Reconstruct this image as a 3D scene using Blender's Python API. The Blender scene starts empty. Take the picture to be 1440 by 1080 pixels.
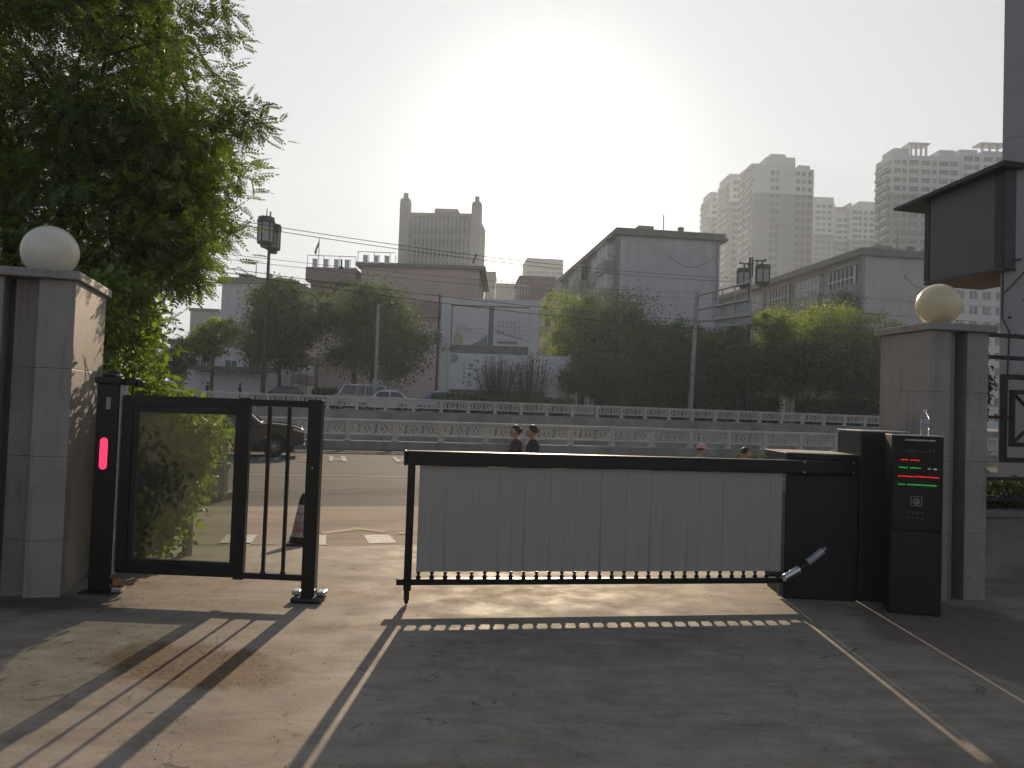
import bpy, math, random
import numpy as np
from mathutils import Vector, Matrix
R = math.radians
random.seed(7)
sc = bpy.context.scene
col = sc.collection

# ------------------------------------------------------------------ camera
F, PITCH, ROLL, EYE = 1110.0, R(1.8), R(2.0), 1.65
_c, _s, _cr, _sr = math.cos(PITCH), math.sin(PITCH), math.cos(ROLL), math.sin(ROLL)
FW = Vector((0, _c, _s)); R0 = Vector((1, 0, 0)); U0 = Vector((0, -_s, _c))
RT = _cr * R0 + _sr * U0; UP = -_sr * R0 + _cr * U0
cd = bpy.data.cameras.new('camera'); cam = bpy.data.objects.new('camera', cd); col.objects.link(cam)
cd.sensor_width = 36; cd.lens = 36 * F / 1440; cd.clip_start = 0.05; cd.clip_end = 5000
cam.matrix_world = Matrix(((RT.x, UP.x, -FW.x, 0), (RT.y, UP.y, -FW.y, 0), (RT.z, UP.z, -FW.z, EYE), (0, 0, 0, 1)))
sc.camera = cam
# ------------------------------------------------------------------ sky, sun, exposure
SUN_AZ, SUN_EL = R(2.07), R(19.36)
wd = bpy.data.worlds.new('World'); sc.world = wd; wd.use_nodes = True
nt = wd.node_tree
sky = nt.nodes.new('ShaderNodeTexSky'); sky.sky_type = 'NISHITA'; sky.sun_disc = False
sky.sun_elevation = SUN_EL; sky.sun_rotation = SUN_AZ
sky.altitude = 700; sky.air_density = 1.0; sky.dust_density = 7.0; sky.ozone_density = 1.5
hs = nt.nodes.new('ShaderNodeHueSaturation'); hs.inputs['Saturation'].default_value = 0.45
nt.links.new(sky.outputs[0], hs.inputs['Color'])
def vmath(op, a, b):
    x = nt.nodes.new('ShaderNodeVectorMath'); x.operation = op
    for i, q in ((0, a), (1, b)):
        if isinstance(q, tuple): x.inputs[i].default_value = q
        else: nt.links.new(q, x.inputs[i])
    return x.outputs[0]
c_ = vmath('MULTIPLY', hs.outputs[0], (0.12, 0.12, 0.12))             # thick bright haze evens the sky out
c2_ = vmath('MULTIPLY', c_, c_)
t1 = vmath('DIVIDE', vmath('MULTIPLY', c2_, (0.635, 0.66, 0.69)), vmath('ADD', c2_, (0.085, 0.085, 0.085)))
t2 = vmath('MULTIPLY', vmath('MULTIPLY', c2_, c2_), (0.00016, 0.00019, 0.00024))
nt.links.new(vmath('MULTIPLY', vmath('ADD', t1, t2), (10, 10, 10)), nt.nodes['Background'].inputs['Color'])
nt.nodes['Background'].inputs['Strength'].default_value = 0.1
sl = bpy.data.lights.new('sun', 'SUN'); so = bpy.data.objects.new('sun', sl); col.objects.link(so)
sl.energy = 5.0; sl.angle = R(0.5); sl.color = (1.0, 0.78, 0.54)
sd = Vector((math.sin(SUN_AZ) * math.cos(SUN_EL), math.cos(SUN_AZ) * math.cos(SUN_EL), math.sin(SUN_EL)))
so.rotation_euler = sd.to_track_quat('Z', 'Y').to_euler()
sc.view_settings.view_transform = 'Standard'; sc.view_settings.look = 'None'
sc.view_settings.exposure = 0.12; sc.view_settings.gamma = 1.0
sc.cycles.max_bounces = 8; sc.cycles.transparent_max_bounces = 12; sc.cycles.volume_bounces = 0

# ------------------------------------------------------------------ where a thing seen in the photo stands
def ray(px, py):
    return FW + RT * ((px - 720) / F) + UP * ((540 - py) / F)
def G(px, py, z=0.0):
    d = ray(px, py); t = (z - EYE) / d.z
    return Vector((d.x * t, d.y * t, z))
def D(px, py, Y):
    d = ray(px, py); t = Y / d.y
    return Vector((d.x * t, Y, EYE + d.z * t))
A = R(15)                                   # the street runs at 15 degrees to the picture
def RW(u, v, z=0.0):
    return Vector((u * math.cos(A) - v * math.sin(A), u * math.sin(A) + v * math.cos(A), z))

# ------------------------------------------------------------------ materials
def mat(name, color, rough=0.7, metal=0.0, var=0.0, scale=4.0, bump=0.0, bscale=30.0, emit=None, estr=0.0,
        color2=None, spec=0.5, coords='Object', stretch=None):
    m = bpy.data.materials.new(name); m.use_nodes = True
    n = m.node_tree.nodes; l = m.node_tree.links
    b = n['Principled BSDF']
    b.inputs['Base Color'].default_value = (*color, 1); b.inputs['Roughness'].default_value = rough
    b.inputs['Metallic'].default_value = metal; b.inputs['Specular IOR Level'].default_value = spec
    if emit: b.inputs['Emission Color'].default_value = (*emit, 1); b.inputs['Emission Strength'].default_value = estr
    tc = n.new('ShaderNodeTexCoord')
    vec = tc.outputs[coords]
    if stretch:
        mp = n.new('ShaderNodeMapping'); mp.inputs['Scale'].default_value = stretch
        l.new(vec, mp.inputs[0]); vec = mp.outputs[0]
    if var or color2:
        nz = n.new('ShaderNodeTexNoise'); nz.inputs['Scale'].default_value = scale; nz.inputs['Detail'].default_value = 6
        nz.inputs['Roughness'].default_value = 0.6
        l.new(vec, nz.inputs['Vector'])
        rp = n.new('ShaderNodeValToRGB')
        c2 = color2 or tuple(c * (1 - var) for c in color)
        c1 = color if color2 else tuple(min(1, c * (1 + var)) for c in color)
        rp.color_ramp.elements[0].position = 0.32; rp.color_ramp.elements[0].color = (*c2, 1)
        rp.color_ramp.elements[1].position = 0.68; rp.color_ramp.elements[1].color = (*c1, 1)
        l.new(nz.outputs[0], rp.inputs[0]); l.new(rp.outputs[0], b.inputs['Base Color'])
    if bump:
        nb = n.new('ShaderNodeTexNoise'); nb.inputs['Scale'].default_value = bscale; nb.inputs['Detail'].default_value = 5
        l.new(vec, nb.inputs['Vector'])
        bp = n.new('ShaderNodeBump'); bp.inputs['Strength'].default_value = bump; bp.inputs['Distance'].default_value = 0.02
        l.new(nb.outputs[0], bp.inputs['Height']); l.new(bp.outputs[0], b.inputs['Normal'])
    return m

def leaf_mat(name, c_dark, c_light, trans=0.45, scale=2.0):
    m = bpy.data.materials.new(name); m.use_nodes = True
    n = m.node_tree.nodes; l = m.node_tree.links
    for x in list(n): n.remove(x)
    out = n.new('ShaderNodeOutputMaterial')
    geo = n.new('ShaderNodeNewGeometry'); tc = n.new('ShaderNodeTexCoord')
    nz = n.new('ShaderNodeTexNoise'); nz.inputs['Scale'].default_value = scale
    l.new(tc.outputs['Object'], nz.inputs['Vector'])
    ad = n.new('ShaderNodeMath'); ad.operation = 'MULTIPLY_ADD'; ad.inputs[1].default_value = 0.45; ad.inputs[2].default_value = 0.0
    l.new(geo.outputs['Random Per Island'], ad.inputs[0])
    ad2 = n.new('ShaderNodeMath'); ad2.operation = 'MULTIPLY_ADD'; ad2.inputs[1].default_value = 0.9
    l.new(nz.outputs[0], ad2.inputs[0]); l.new(ad.outputs[0], ad2.inputs[2])
    rp = n.new('ShaderNodeValToRGB'); rp.color_ramp.elements[0].position = 0.35; rp.color_ramp.elements[1].position = 0.95
    rp.color_ramp.elements[0].color = (*c_dark, 1); rp.color_ramp.elements[1].color = (*c_light, 1)
    l.new(ad2.outputs[0], rp.inputs[0])
    df = n.new('ShaderNodeBsdfDiffuse'); tr = n.new('ShaderNodeBsdfTranslucent')
    gl = n.new('ShaderNodeBsdfGlossy'); gl.inputs['Roughness'].default_value = 0.35; gl.inputs['Color'].default_value = (0.8, 0.8, 0.75, 1)
    gm = n.new('ShaderNodeMixRGB'); gm.blend_type = 'MULTIPLY'; gm.inputs[0].default_value = 1; gm.inputs[2].default_value = (1.5, 1.6, 0.7, 1)
    l.new(rp.outputs[0], df.inputs[0]); l.new(rp.outputs[0], gm.inputs[1]); l.new(gm.outputs[0], tr.inputs[0])
    m1 = n.new('ShaderNodeMixShader'); m1.inputs[0].default_value = trans
    l.new(df.outputs[0], m1.inputs[1]); l.new(tr.outputs[0], m1.inputs[2])
    m2 = n.new('ShaderNodeMixShader'); m2.inputs[0].default_value = 0.05
    l.new(m1.outputs[0], m2.inputs[1]); l.new(gl.outputs[0], m2.inputs[2]); l.new(m2.outputs[0], out.inputs[0])
    return m

def glass_mat(name, tint=(0.8, 0.84, 0.8), film=0.22, film_col=(0.35, 0.36, 0.3), gloss=0.06):
    m = bpy.data.materials.new(name); m.use_nodes = True
    n = m.node_tree.nodes; l = m.node_tree.links
    for x in list(n): n.remove(x)
    out = n.new('ShaderNodeOutputMaterial')
    tp = n.new('ShaderNodeBsdfTransparent'); tp.inputs[0].default_value = (*tint, 1)
    tl = n.new('ShaderNodeBsdfTranslucent'); tl.inputs[0].default_value = (*film_col, 1)
    gl = n.new('ShaderNodeBsdfGlossy'); gl.inputs['Roughness'].default_value = 0.04
    tc = n.new('ShaderNodeTexCoord'); nz = n.new('ShaderNodeTexNoise'); nz.inputs['Scale'].default_value = 3.0; nz.inputs['Detail'].default_value = 7
    l.new(tc.outputs['Object'], nz.inputs['Vector'])
    mr = n.new('ShaderNodeMapRange'); mr.inputs[1].default_value = 0.3; mr.inputs[2].default_value = 0.75
    mr.inputs[3].default_value = film * 0.6; mr.inputs[4].default_value = film * 1.3
    l.new(nz.outputs[0], mr.inputs[0])
    a = n.new('ShaderNodeMixShader'); l.new(mr.outputs[0], a.inputs[0]); l.new(tp.outputs[0], a.inputs[1]); l.new(tl.outputs[0], a.inputs[2])
    b = n.new('ShaderNodeMixShader'); b.inputs[0].default_value = gloss; l.new(a.outputs[0], b.inputs[1]); l.new(gl.outputs[0], b.inputs[2])
    l.new(b.outputs[0], out.inputs[0])
    return m

M = {}
M['gate'] = mat('charcoal_powder_coat', (0.014, 0.012, 0.0115), 0.33, 0.25, var=0.2, scale=9, bump=0.05, bscale=220)
M['gate_black'] = mat('black_plastic', (0.008, 0.008, 0.008), 0.45, var=0.15, scale=6)
M['cabinet'] = mat('black_cabinet_paint', (0.009, 0.008, 0.007), 0.55, 0.1, var=0.25, scale=3, bump=0.04, bscale=150)
M['steel'] = mat('bare_steel', (0.55, 0.55, 0.54), 0.28, 0.9, var=0.15, scale=20)
M['steel_dull'] = mat('dull_zinc', (0.42, 0.42, 0.42), 0.5, 0.6, var=0.2, scale=12)
M['slat'] = mat('satin_aluminium_slat', (0.38, 0.345, 0.315), 0.45, 0.15, var=0.06, scale=1.5, stretch=(6, 6, 0.6))
M['rust'] = mat('rusty_bracket', (0.35, 0.13, 0.04), 0.8, var=0.4, scale=25)
M['globe'] = mat('opal_globe', (0.80, 0.72, 0.60), 0.22, var=0.05, scale=5)
M['globe'].node_tree.nodes['Principled BSDF'].inputs['Subsurface Weight'].default_value = 0.35
M['globe'].node_tree.nodes['Principled BSDF'].inputs['Subsurface Radius'].default_value = (0.3, 0.25, 0.15)
M['globe2'] = mat('yellowed_globe', (0.76, 0.63, 0.39), 0.25, var=0.08, scale=4)
M['globe2'].node_tree.nodes['Principled BSDF'].inputs['Subsurface Weight'].default_value = 0.35
M['globe2'].node_tree.nodes['Principled BSDF'].inputs['Subsurface Radius'].default_value = (0.3, 0.25, 0.15)
M['white'] = mat('white_paint', (0.72, 0.72, 0.72), 0.5, var=0.08, scale=5)
M['roadpaint'] = mat('road_paint', (0.62, 0.6, 0.56), 0.75, color2=(0.38, 0.36, 0.33), scale=9, coords='Object')
M['roadfaint'] = mat('worn_road_paint', (0.34, 0.33, 0.32), 0.8, color2=(0.12, 0.12, 0.12), scale=14)
M['yellowpaint'] = mat('worn_yellow_paint', (0.42, 0.33, 0.14), 0.8, color2=(0.22, 0.19, 0.14), scale=12)
M['pinkwall'] = mat('pink_render', (0.55, 0.40, 0.37), 0.85, var=0.14, scale=0.35)
M['pinkdark'] = mat('dark_pink_render', (0.29, 0.205, 0.195), 0.85, var=0.12, scale=0.5)
M['apt'] = mat('lilac_grey_render', (0.57, 0.52, 0.54), 0.9, var=0.10, scale=0.9, stretch=(1, 1, .3))
M['apt2'] = mat('beige_grey_render', (0.50, 0.46, 0.44), 0.9, var=0.10, scale=0.9, stretch=(1, 1, .3))
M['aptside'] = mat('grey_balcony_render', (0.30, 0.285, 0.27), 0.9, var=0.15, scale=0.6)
M['roof'] = mat('grey_roof_slab', (0.19, 0.18, 0.17), 0.9, var=0.15, scale=0.6)
M['winglass'] = mat('window_glass', (0.05, 0.055, 0.065), 0.08, spec=0.8)
M['glaze_pale'] = mat('reflection_pale_glazing', (0.40, 0.40, 0.40), 0.12, var=.35, scale=1.2, spec=.8)  # pale colour stands in for bright sky reflected in the balcony glass
M['winframe'] = mat('window_frame', (0.66, 0.66, 0.64), 0.5)
M['aircon'] = mat('air_conditioner', (0.5, 0.5, 0.48), 0.6)
M['tower_w'] = mat('tower_white_render', (0.55, 0.55, 0.55), 0.9, var=0.03, scale=0.05)
M['tower_g'] = mat('tower_grey_render', (0.25, 0.25, 0.27), 0.9, var=0.05, scale=0.05)
M['office'] = mat('beige_office_stone', (0.36, 0.33, 0.30), 0.9, var=0.04, scale=0.1)
M['office2'] = mat('beige_office_stone_light', (0.43, 0.40, 0.365), 0.9, var=0.04, scale=0.1)
M['rail_stone'] = mat('weathered_balustrade_concrete', (0.58, 0.53, 0.47), 0.85, var=0.18, scale=1.2, bump=0.3, bscale=25)
M['wallconc'] = mat('stained_retaining_concrete', (0.27, 0.25, 0.235), 0.9, var=0.3, scale=0.9, bump=0.3, bscale=10, stretch=(1, 1, 0.25))
M['pole'] = mat('galvanised_pole', (0.30, 0.30, 0.30), 0.55, 0.5, var=0.2, scale=3)
M['lampdark'] = mat('dark_bronze_lamp', (0.035, 0.03, 0.027), 0.55, 0.3, var=0.2, scale=6)
M['lampglass'] = mat('milky_lamp_pane', (0.42, 0.38, 0.35), 0.4)
M['wire'] = mat('black_cable', (0.02, 0.02, 0.02), 0.6)
M['bark'] = mat('bark', (0.06, 0.045, 0.032), 0.95, var=0.4, scale=8, bump=0.6, bscale=20, stretch=(3, 3, 0.6))
M['tyre'] = mat('tyre_rubber', (0.012, 0.012, 0.012), 0.8)
M['rim'] = mat('alloy_rim', (0.42, 0.42, 0.42), 0.3, 0.8)
M['carglass'] = mat('car_glass', (0.012, 0.014, 0.018), 0.05, spec=0.9)
M['headlamp'] = mat('headlamp_lens', (0.55, 0.57, 0.6), 0.08, spec=0.9)
M['taillamp'] = mat('tail_lamp_lens', (0.45, 0.02, 0.03), 0.15)
M['darkgrey'] = mat('dark_grey_metal', (0.075, 0.073, 0.082), 0.5, 0.1, var=0.1, scale=2)
M['blackfence'] = mat('black_iron', (0.015, 0.015, 0.015), 0.45, 0.3)
M['skin'] = mat('skin', (0.42, 0.25, 0.19), 0.55)
M['hair'] = mat('black_hair', (0.012, 0.009, 0.008), 0.5)
M['eye'] = mat('dark_eye', (0.02, 0.015, 0.012), 0.2)
M['cloth_dark'] = mat('dark_cloth', (0.03, 0.03, 0.034), 0.9, var=0.2, scale=20)
M['cloth_brown'] = mat('brown_cloth', (0.07, 0.05, 0.045), 0.9, var=0.2, scale=20)
M['cloth_blue'] = mat('navy_cloth', (0.03, 0.04, 0.07), 0.9, var=0.2, scale=20)
M['cloth_pink'] = mat('pink_cap_cloth', (0.62, 0.33, 0.34), 0.85, var=0.08, scale=20)
M['cloth_grey'] = mat('grey_cloth', (0.22, 0.22, 0.22), 0.9, var=0.2, scale=20)
M['cloth_beige'] = mat('beige_cloth', (0.45, 0.38, 0.30), 0.9)

# ------------------------------------------------------------------ mesh builder
class MB:
    def __init__(s): s.v = []; s.f = []; s.m = []; s.cur = 0
    def add(s, vs, fs):
        b = len(s.v); s.v += [tuple(p) for p in vs]
        for f in fs: s.f.append(tuple(b + i for i in f)); s.m.append(s.cur)
        return s
    def box(s, x0, x1, y0, y1, z0, z1, rot=None, piv=(0, 0, 0)):
        vs = [Vector((x, y, z)) for z in (z0, z1) for x, y in ((x0, y0), (x1, y0), (x1, y1), (x0, y1))]
        if rot is not None:
            p = Vector(piv); vs = [rot @ (v - p) + p for v in vs]
        return s.add(vs, [(3, 2, 1, 0), (4, 5, 6, 7), (0, 1, 5, 4), (1, 2, 6, 5), (2, 3, 7, 6), (3, 0, 4, 7)])
    def prism(s, pts, z0, z1):              # pts (x, y) counter-clockwise, extruded up
        n = len(pts)
        vs = [(x, y, z0) for x, y in pts] + [(x, y, z1) for x, y in pts]
        return s.add(vs, [tuple(range(n - 1, -1, -1)), tuple(range(n, 2 * n))] + [(i, (i + 1) % n, n + (i + 1) % n, n + i) for i in range(n)])
    def slab(s, pts, y0, y1, sc0=None, sc1=None):   # outline in (x, z), extruded along y
        n = len(pts)
        vs = [(x, y0, z) for x, z in pts] + [(x, y1, z) for x, z in pts]
        return s.add(vs, [tuple(range(n)), tuple(range(2 * n - 1, n - 1, -1))] + [(i, n + i, n + (i + 1) % n, (i + 1) % n) for i in range(n)])
    def tube(s, p0, p1, r0, r1=None, n=8, caps=True):
        p0 = Vector(p0); p1 = Vector(p1); r1 = r0 if r1 is None else r1
        d = p1 - p0
        if d.length < 1e-6: return s
        q = d.to_track_quat('Z', 'Y'); vs = []
        for p, r in ((p0, r0), (p1, r1)):
            for i in range(n):
                a = 2 * math.pi * i / n
                vs.append(p + q @ Vector((r * math.cos(a), r * math.sin(a), 0)))
        fs = [(i, (i + 1) % n, n + (i + 1) % n, n + i) for i in range(n)]
        if caps: fs += [tuple(range(n - 1, -1, -1)), tuple(range(n, 2 * n))]
        return s.add(vs, fs)
    def path(s, pts, r, n=6):
        for a, b in zip(pts[:-1], pts[1:]): s.tube(a, b, r, n=n)
        return s
    def lathe(s, prof, n=24, c=(0, 0, 0), axis='z'):  # prof: (r, h)
        vs = []
        for r, h in prof:
            for i in range(n):
                a = 2 * math.pi * i / n
                p = (r * math.cos(a), r * math.sin(a), h)
                if axis == 'y': p = (p[0], p[2], p[1])
                if axis == 'x': p = (p[2], p[0], p[1])
                vs.append((p[0] + c[0], p[1] + c[1], p[2] + c[2]))
        fs = []
        for k in range(len(prof) - 1):
            for i in range(n):
                j = (i + 1) % n
                fs.append((k * n + i, k * n + j, (k + 1) * n + j, (k + 1) * n + i))
        fs += [tuple(range(n - 1, -1, -1)), tuple(range((len(prof) - 1) * n, len(prof) * n))]
        return s.add(vs, fs)
    def ball(s, c, r, n=16, m=10, squash=(1, 1, 1)):
        prof = [(max(1e-4, math.sin(math.pi * k / m)), -math.cos(math.pi * k / m)) for k in range(m + 1)]
        b = len(s.v); s.lathe(prof, n)
        for i in range(b, len(s.v)):
            x, y, z = s.v[i]; s.v[i] = (c[0] + x * r * squash[0], c[1] + y * r * squash[1], c[2] + z * r * squash[2])
        return s
    def quad(s, a, b, c, d): return s.add([a, b, c, d], [(0, 1, 2, 3)])
    def build(s, name, mats, parent=None, bevel=0.0, smooth=False, loc=None, rz=0.0, seg=2):
        me = bpy.data.meshes.new(name); me.from_pydata(s.v, [], s.f)
        if not isinstance(mats, (list, tuple)): mats = [mats]
        for m in mats: me.materials.append(m)
        if len(mats) > 1: me.polygons.foreach_set('material_index', s.m)
        me.update()
        import bmesh
        bm = bmesh.new(); bm.from_mesh(me); bmesh.ops.recalc_face_normals(bm, faces=bm.faces); bm.to_mesh(me); bm.free()
        if smooth: me.polygons.foreach_set('use_smooth', [True] * len(me.polygons))
        o = bpy.data.objects.new(name, me); col.objects.link(o)
        if parent: o.parent = parent
        if loc is not None: o.location = loc
        o.rotation_euler.z = rz
        if bevel:
            b = o.modifiers.new('bevel', 'BEVEL'); b.width = bevel; b.segments = seg; b.limit_method = 'ANGLE'; b.angle_limit = R(35)
            b.harden_normals = False
        return o

def tag(o, label=None, cat=None, group=None, kind=None):
    if label: o['label'] = label
    if cat: o['category'] = cat
    if group: o['group'] = group
    if kind: o['kind'] = kind
    return o
def thing(name, label, cat, loc=(0, 0, 0), rz=0.0, group=None):
    o = bpy.data.objects.new(name, None); col.objects.link(o)
    o.location = loc; o.rotation_euler.z = rz; o.empty_display_size = 0.3
    return tag(o, label, cat, group)
KIDS = {}
def kids(o): return [c for c in bpy.data.objects if c.parent == o]
def copy_tree(o, parent=None):
    c = o.copy(); col.objects.link(c); c.parent = parent
    for ch in kids(o): copy_tree(ch, c)
    return c
def linked(src, parent, loc, rz=None):      # another part sharing the mesh of src
    c = src.copy(); col.objects.link(c); c.parent = parent; c.location = loc
    if rz is not None: c.rotation_euler.z = rz
    return c
def local(parent_loc, rz, p):               # a world point in the frame of a thing
    d = Vector(p) - Vector(parent_loc)
    return Matrix.Rotation(-rz, 3, 'Z') @ d
def glyph(mb, x, z, s, rnd, y=0.0, d=0.004, rot=None):       # an unreadable character: a few strokes in a square
    t = s * 0.11
    for k in range(rnd.randint(2, 3)):
        zz = z + s * rnd.uniform(0.08, 0.9); a, b = sorted((rnd.uniform(0, .35), rnd.uniform(.6, 1)))
        mb.box(x + a * s, x + b * s, y - d, y, zz - t / 2, zz + t / 2)
    for k in range(rnd.randint(1, 3)):
        xx = x + s * rnd.uniform(0.12, 0.88); a, b = sorted((rnd.uniform(0, .4), rnd.uniform(.6, 1)))
        mb.box(xx - t / 2, xx + t / 2, y - d, y, z + a * s, z + b * s)

# ------------------------------------------------------------------ the ground
def concrete_mat():
    m = bpy.data.materials.new('stained_forecourt_concrete'); m.use_nodes = True
    n = m.node_tree.nodes; l = m.node_tree.links; b = n['Principled BSDF']
    tc = n.new('ShaderNodeTexCoord'); P = tc.outputs['Object']
    def noise(scale, detail=6, rough=0.6, dist=0.0, vec=P):
        x = n.new('ShaderNodeTexNoise'); x.inputs['Scale'].default_value = scale; x.inputs['Detail'].default_value = detail
        x.inputs['Roughness'].default_value = rough; x.inputs['Distortion'].default_value = dist; l.new(vec, x.inputs['Vector']); return x.outputs[0]
    def ramp(v, p0, p1, c0, c1):
        r = n.new('ShaderNodeValToRGB'); r.color_ramp.elements[0].position = p0; r.color_ramp.elements[1].position = p1
        r.color_ramp.elements[0].color = (*c0, 1); r.color_ramp.elements[1].color = (*c1, 1); l.new(v, r.inputs[0]); return r.outputs[0]
    def mix(f, a, c, mode='MIX'):
        x = n.new('ShaderNodeMixRGB'); x.blend_type = mode
        if isinstance(f, float): x.inputs[0].default_value = f
        else: l.new(f, x.inputs[0])
        for i, q in ((1, a), (2, c)):
            if isinstance(q, tuple): x.inputs[i].default_value = (*q, 1)
            else: l.new(q, x.inputs[i])
        return x.outputs[0]
    def math_(op, a, bb=None, clamp=False):
        x = n.new('ShaderNodeMath'); x.operation = op; x.use_clamp = clamp
        for i, q in ((0, a), (1, bb)):
            if q is None: continue
            if isinstance(q, (int, float)): x.inputs[i].default_value = q
            else: l.new(q, x.inputs[i])
        return x.outputs[0]
    base = ramp(noise(0.9, 8, 0.65, 0.6), 0.3, 0.72, (0.26, 0.215, 0.17), (0.44, 0.37, 0.29))
    base = mix(0.55, base, ramp(noise(6, 8, 0.7), 0.3, 0.7, (0.24, 0.215, 0.185), (0.40, 0.37, 0.325)), 'MIX')
    fine = ramp(noise(90, 4, 0.7), 0.3, 0.75, (0.72, 0.72, 0.72), (1.12, 1.12, 1.12))
    base = mix(1.0, base, fine, 'MULTIPLY')
    # trowel and tyre smears running across
    mp = n.new('ShaderNodeMapping'); mp.inputs['Scale'].default_value = (1.0, 3.6, 1); mp.inputs['Rotation'].default_value = (0, 0, R(-9)); l.new(P, mp.inputs[0])
    sm = ramp(noise(1.1, 7, 0.65, 1.2, mp.outputs[0]), 0.44, 0.60, (1, 1, 1), (0.74, 0.70, 0.66))
    base = mix(0.7, base, sm, 'MULTIPLY')
    base = mix(0.8, base, ramp(noise(2.3, 10, 0.78, 0.4), 0.36, 0.66, (0.74, 0.71, 0.68), (1.12, 1.10, 1.06)), 'MULTIPLY')
    # blotches of sand and mud
    def blob(cx, cy, rx, ry, rot, soft, k):
        q = n.new('ShaderNodeMapping'); q.vector_type = 'TEXTURE'; q.inputs['Location'].default_value = (cx, cy, 0); q.inputs['Rotation'].default_value = (0, 0, rot)
        q.inputs['Scale'].default_value = (rx, ry, 1); l.new(P, q.inputs[0])
        gr = n.new('ShaderNodeVectorMath'); gr.operation = 'LENGTH'
        sx = n.new('ShaderNodeSeparateXYZ'); l.new(q.outputs[0], sx.inputs[0]); cx_ = n.new('ShaderNodeCombineXYZ'); l.new(sx.outputs[0], cx_.inputs[0]); l.new(sx.outputs[1], cx_.inputs[1])
        l.new(cx_.outputs[0], gr.inputs[0])
        dd = math_('ADD', gr.outputs['Value'], math_('MULTIPLY', math_('SUBTRACT', noise(k, 7, 0.7, 0.8), 0.5), 1.3))
        return math_('SUBTRACT', 1.0, math_('DIVIDE', math_('SUBTRACT', dd, 1 - soft, True), soft, True), True)
    g1 = G(275, 935)
    gritn = ramp(noise(30, 8, 0.8), 0.36, 0.62, (0.05, 0.034, 0.022), (0.21, 0.135, 0.075))
    base = mix(math_('MULTIPLY', blob(g1.x, g1.y, 0.74, 0.42, R(-16), 0.3, 4.0), 1.0), base, gritn)
    g2 = G(470, 885)
    base = mix(math_('MULTIPLY', blob(g2.x, g2.y, 0.42, 0.16, R(12), 0.7, 5.0), 0.6), base, gritn)
    g3 = G(60, 848)
    base = mix(math_('MULTIPLY', blob(g3.x, g3.y, 0.9, 0.4, 0, 0.6, 3.0), 0.8), base, (0.06, 0.05, 0.042))
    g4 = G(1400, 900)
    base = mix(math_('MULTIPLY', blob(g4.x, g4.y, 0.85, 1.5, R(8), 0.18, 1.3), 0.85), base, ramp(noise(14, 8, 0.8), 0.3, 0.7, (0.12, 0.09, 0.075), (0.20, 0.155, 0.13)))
    g5 = G(650, 842)
    base = mix(math_('MULTIPLY', blob(g5.x, g5.y, 0.7, 0.25, R(5), 0.9, 3.4), 0.45), base, (0.13, 0.095, 0.07))
    g6 = G(700, 832)
    base = mix(math_('MULTIPLY', blob(g6.x, g6.y, 2.6, .45, R(4), .9, 5.0), 0.7), base, ramp(noise(7, 9, .8, 1.0), .38, .62, (.10, .07, .045), (.36, .29, .20)))
    g7 = G(330, 850)
    base = mix(math_('MULTIPLY', blob(g7.x, g7.y, .9, .22, R(-4), .9, 5.0), 0.6), base, ramp(noise(7, 9, .8, 1.0), .38, .62, (.10, .07, .045), (.36, .29, .20)))
    # dark scuffs
    sc_ = ramp(noise(3.4, 10, 0.78, 1.8), 0.585, 0.64, (1, 1, 1), (0.30, 0.26, 0.23))
    base = mix(0.8, base, sc_, 'MULTIPLY')
    # hairline cracks
    vm = n.new('ShaderNodeVectorMath'); vm.operation = 'MULTIPLY_ADD'; vm.inputs[1].default_value = (0.55, 0.55, 0)
    nzc = n.new('ShaderNodeTexNoise'); nzc.inputs['Scale'].default_value = 1.8; nzc.inputs['Detail'].default_value = 8; nzc.inputs['Roughness'].default_value = 0.7; l.new(P, nzc.inputs['Vector'])
    l.new(nzc.outputs['Color'], vm.inputs[0]); l.new(P, vm.inputs[2])
    vo = n.new('ShaderNodeTexVoronoi'); vo.feature = 'DISTANCE_TO_EDGE'; vo.inputs['Scale'].default_value = 0.42; l.new(vm.outputs[0], vo.inputs['Vector'])
    ck = math_('LESS_THAN', vo.outputs['Distance'], 0.0015)
    ckm = math_('MULTIPLY', ck, math_('GREATER_THAN', noise(0.7), 0.55))
    base = mix(math_('MULTIPLY', ckm, 0.75), base, (0.07, 0.06, 0.05))
    # specks
    sp = ramp(noise(38, 3, 0.5), 0.735, 0.75, (1, 1, 1), (0.25, 0.22, 0.2))
    base = mix(0.8, base, sp, 'MULTIPLY')
    l.new(base, b.inputs['Base Color'])
    l.new(ramp(noise(3, 6), 0.35, 0.7, (0.62, 0.62, 0.62), (0.86, 0.86, 0.86)), b.inputs['Roughness'])
    b.inputs['Specular IOR Level'].default_value = 0.16
    bp = n.new('ShaderNodeBump'); bp.inputs['Strength'].default_value = 0.35; bp.inputs['Distance'].default_value = 0.012
    hh = math_('ADD', math_('MULTIPLY', noise(60, 6, 0.7), 0.5), noise(5, 6, 0.6)); hh = math_('SUBTRACT', hh, math_('MULTIPLY', ckm, 0.8))
    l.new(hh, bp.inputs['Height']); l.new(bp.outputs[0], b.inputs['Normal'])
    return m
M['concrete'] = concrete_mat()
M['asphalt'] = mat('dusty_asphalt', (0.120, 0.106, 0.094), 0.85, spec=.2, color2=(0.062, 0.058, 0.055), scale=0.8, bump=0.4, bscale=60, stretch=(0.35, 2.5, 1))
M['apron'] = mat('sandy_concrete_apron', (0.38, 0.30, 0.22), 0.85, spec=.2, color2=(0.22, 0.18, 0.14), scale=0.9, bump=0.3, bscale=40, stretch=(0.5, 3, 1))
M['farground'] = mat('far_pavement', (0.16, 0.15, 0.14), 0.9, var=0.2, scale=0.4)
M['soil'] = mat('ground_soil', (0.13, 0.12, 0.10), 0.95, var=0.2, scale=0.05)

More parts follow.
